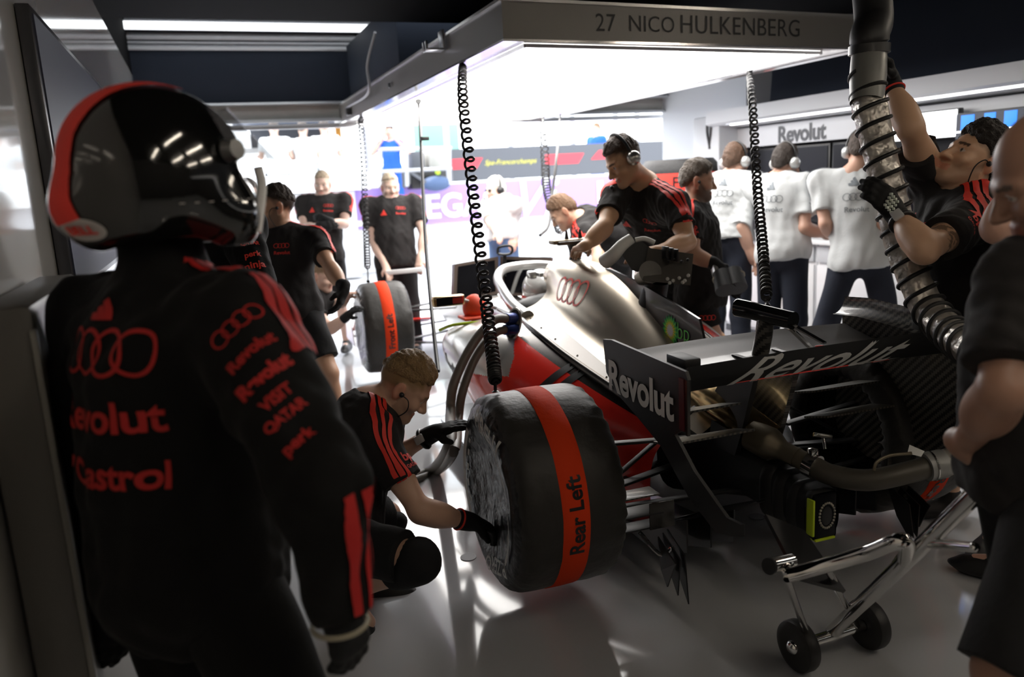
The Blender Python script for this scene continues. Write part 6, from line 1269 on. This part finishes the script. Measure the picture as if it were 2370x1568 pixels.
# --- driver sitting in the car
hc = car(0, 2.22, .775); hR = np.stack([RGT, FWD, UP]); q = thing('person', 'racing driver sitting in the cockpit in a white helmet', 'person', car(0, 2.1, .25))
S = Sdf(.010); S.rc(car(0, 1.95, .30), car(0, 2.05, .56), .17, .15); S.rc(car(-.17, 2.08, .55), car(.17, 2.08, .55), .07); S.rc(car(-.2, 2.1, .53), car(-.22, 2.4, .45), .05); S.rc(car(.2, 2.1, .53), car(.22, 2.4, .45), .05); S.rc(car(-.22, 2.4, .45), car(-.08, 2.6, .52), .04); S.rc(car(.22, 2.4, .45), car(.08, 2.6, .52), .04); S.rc(car(0, 2.08, .58), car(0, 2.18, .70), .06)
S.rc(car(-.1, 1.95, .28), car(-.1, 2.7, .35), .08); S.rc(car(.1, 1.95, .28), car(.1, 2.7, .35), .08)
V, F = S.mesh(); MB().add(V, F).build('body', [M_PWHITE], q, None)
S = Sdf(.006); S.ell(hc, (.122, .15, .132), hR); S.rc(hc + FWD * .09 - UP * .09 - RGT * .05, hc + FWD * .09 - UP * .09 + RGT * .05, .05, k=.06); S.cut(hc - UP * .13, -UP); V, F = S.mesh(); h = MB().add(V, F); bv = h.bvh()
strip(h, bv, [hc + UP * -.05 + FWD * .1 - RGT * .12, hc - UP * .05 - FWD * .02 - RGT * .13, hc - UP * .05 - FWD * .14], UP, .02, 1, n=20); strip(h, bv, [hc + FWD * .15 + UP * .02 - RGT * .08, hc + FWD * .15 + UP * .02, hc + FWD * .15 + UP * .02 + RGT * .08], UP, .06, 2, n=16)
h.build('helmet', [M_WHELM, M_RED, M_GLASSBLK], q, None)

# --- the pit wall crew and the two people in blue
for i, (lb, px, hx, py, dx) in enumerate((('leftmost of three white-shirted people sitting on the pit wall stand', 636, 636, 0, 0), ('middle one of three white-shirted people on the pit wall stand, turned sideways', 703, 700, 2, .5), ('rightmost of three white-shirted people on the pit wall stand, feet together', 752, 750, -3, 0))):
    Y = 14.35; N = aty(px, 322 + py, Y); f, r = axes(A(dx, 1, 0)); P_ = N - UP * .50; J = dict(N=N, P=P_, SL=N - r * .19 - UP * .05, SR=N + r * .19 - UP * .05, hc=N + UP * .19, hf=f, hu=UP, ground=A(N[0], Y, 0))
    for q, s_ in (('L', -1), ('R', 1)): J['E' + q] = J['S' + q] - UP * .24 + r * s_ * .06 + f * .05; J['W' + q] = J['E' + q] + f * .22 + UP * .03; J['K' + q] = P_ + f * .25 + r * s_ * .14 - UP * .12; J['A' + q] = J['K' + q] - UP * .36 - f * .12; J['toe' + q] = f
    p = Person(lb, J, .018, 1.0, skin=(.6, .4, .32), hair=(.10, .08, .07), hair_t=.015, top='tee', bottom='trousers', group='people sitting on the pit wall stand', hem=.10); fin(p, M_WHITE, M_NAVY)
    MB().cyl(P_ - UP * .30, P_ - UP * .14, .04, .17, 20).cyl(A(P_[0], P_[1], zf), P_ - UP * .3, .035, n=12).build('stool', M_PWHITE, p.root) if False else tag(MB().cyl(P_ - UP * .26, P_ - UP * .15, .10, .17, 20).cyl(A(P_[0], P_[1], zf), P_ - UP * .26, .035, n=12).build('stool', M_PWHITE), ('white stool under the leftmost pit wall sitter', 'white stool under the middle pit wall sitter', 'white stool under the rightmost pit wall sitter')[i], 'stool', 'stools on the pit wall stand')
Y = 14.8; N = aty(903, 328, Y); f, r = axes(TO); P_ = N - UP * .50; J = dict(N=N, P=P_, SL=N - r * .17 - UP * .05, SR=N + r * .17 - UP * .05, hc=N + UP * .18, hf=f, hu=UP, ground=A(N[0], Y, 0))
for q, s_ in (('L', -1), ('R', 1)): J['E' + q] = J['S' + q] - UP * .16 + r * s_ * .16 + f * .08; J['W' + q] = N + UP * .10 + f * .20 + r * s_ * .06; J['h' + q] = UP; J['n' + q] = -r * s_; J['K' + q] = P_ + r * s_ * .10 - UP * .42; J['A' + q] = P_ + r * s_ * .10 - UP * .85
p = Person('woman in blue and red overalls on the pit wall, hands raised to her face', J, .016, .95, skin=(.62, .42, .34), hair=(.05, .04, .035), hair_t=.02, top='tee', bottom='trousers'); p.stripes('L', 1, w=.05, gap=.06, n=2); p.stripes('R', 1, w=.05, gap=.06, n=2); fin(p, M_BLUE, M_BLUE)
Y = 16.2; N = aty(1381, 318, Y); f, r = axes(TO + LF); P_ = N - UP * .50; J = dict(N=N, P=P_, SL=N - r * .18 - UP * .05, SR=N + r * .18 - UP * .05, hc=N + UP * .18, hf=f, hu=UP, ground=A(N[0], Y, 0))
for q, s_ in (('L', -1), ('R', 1)): J['E' + q] = J['S' + q] - UP * .26 + r * s_ * .06; J['W' + q] = J['E' + q] - UP * .2 + f * .12; J['K' + q] = P_ + r * s_ * .10 - UP * .42; J['A' + q] = P_ + r * s_ * .10 - UP * .85
p = Person('small distant figure in blue standing beyond the grey board', J, .018, 1.0, skin=(.62, .42, .34), hair=(.25, .15, .08), top='tee', bottom='trousers'); fin(p, M_BLUE, M_BLUE)
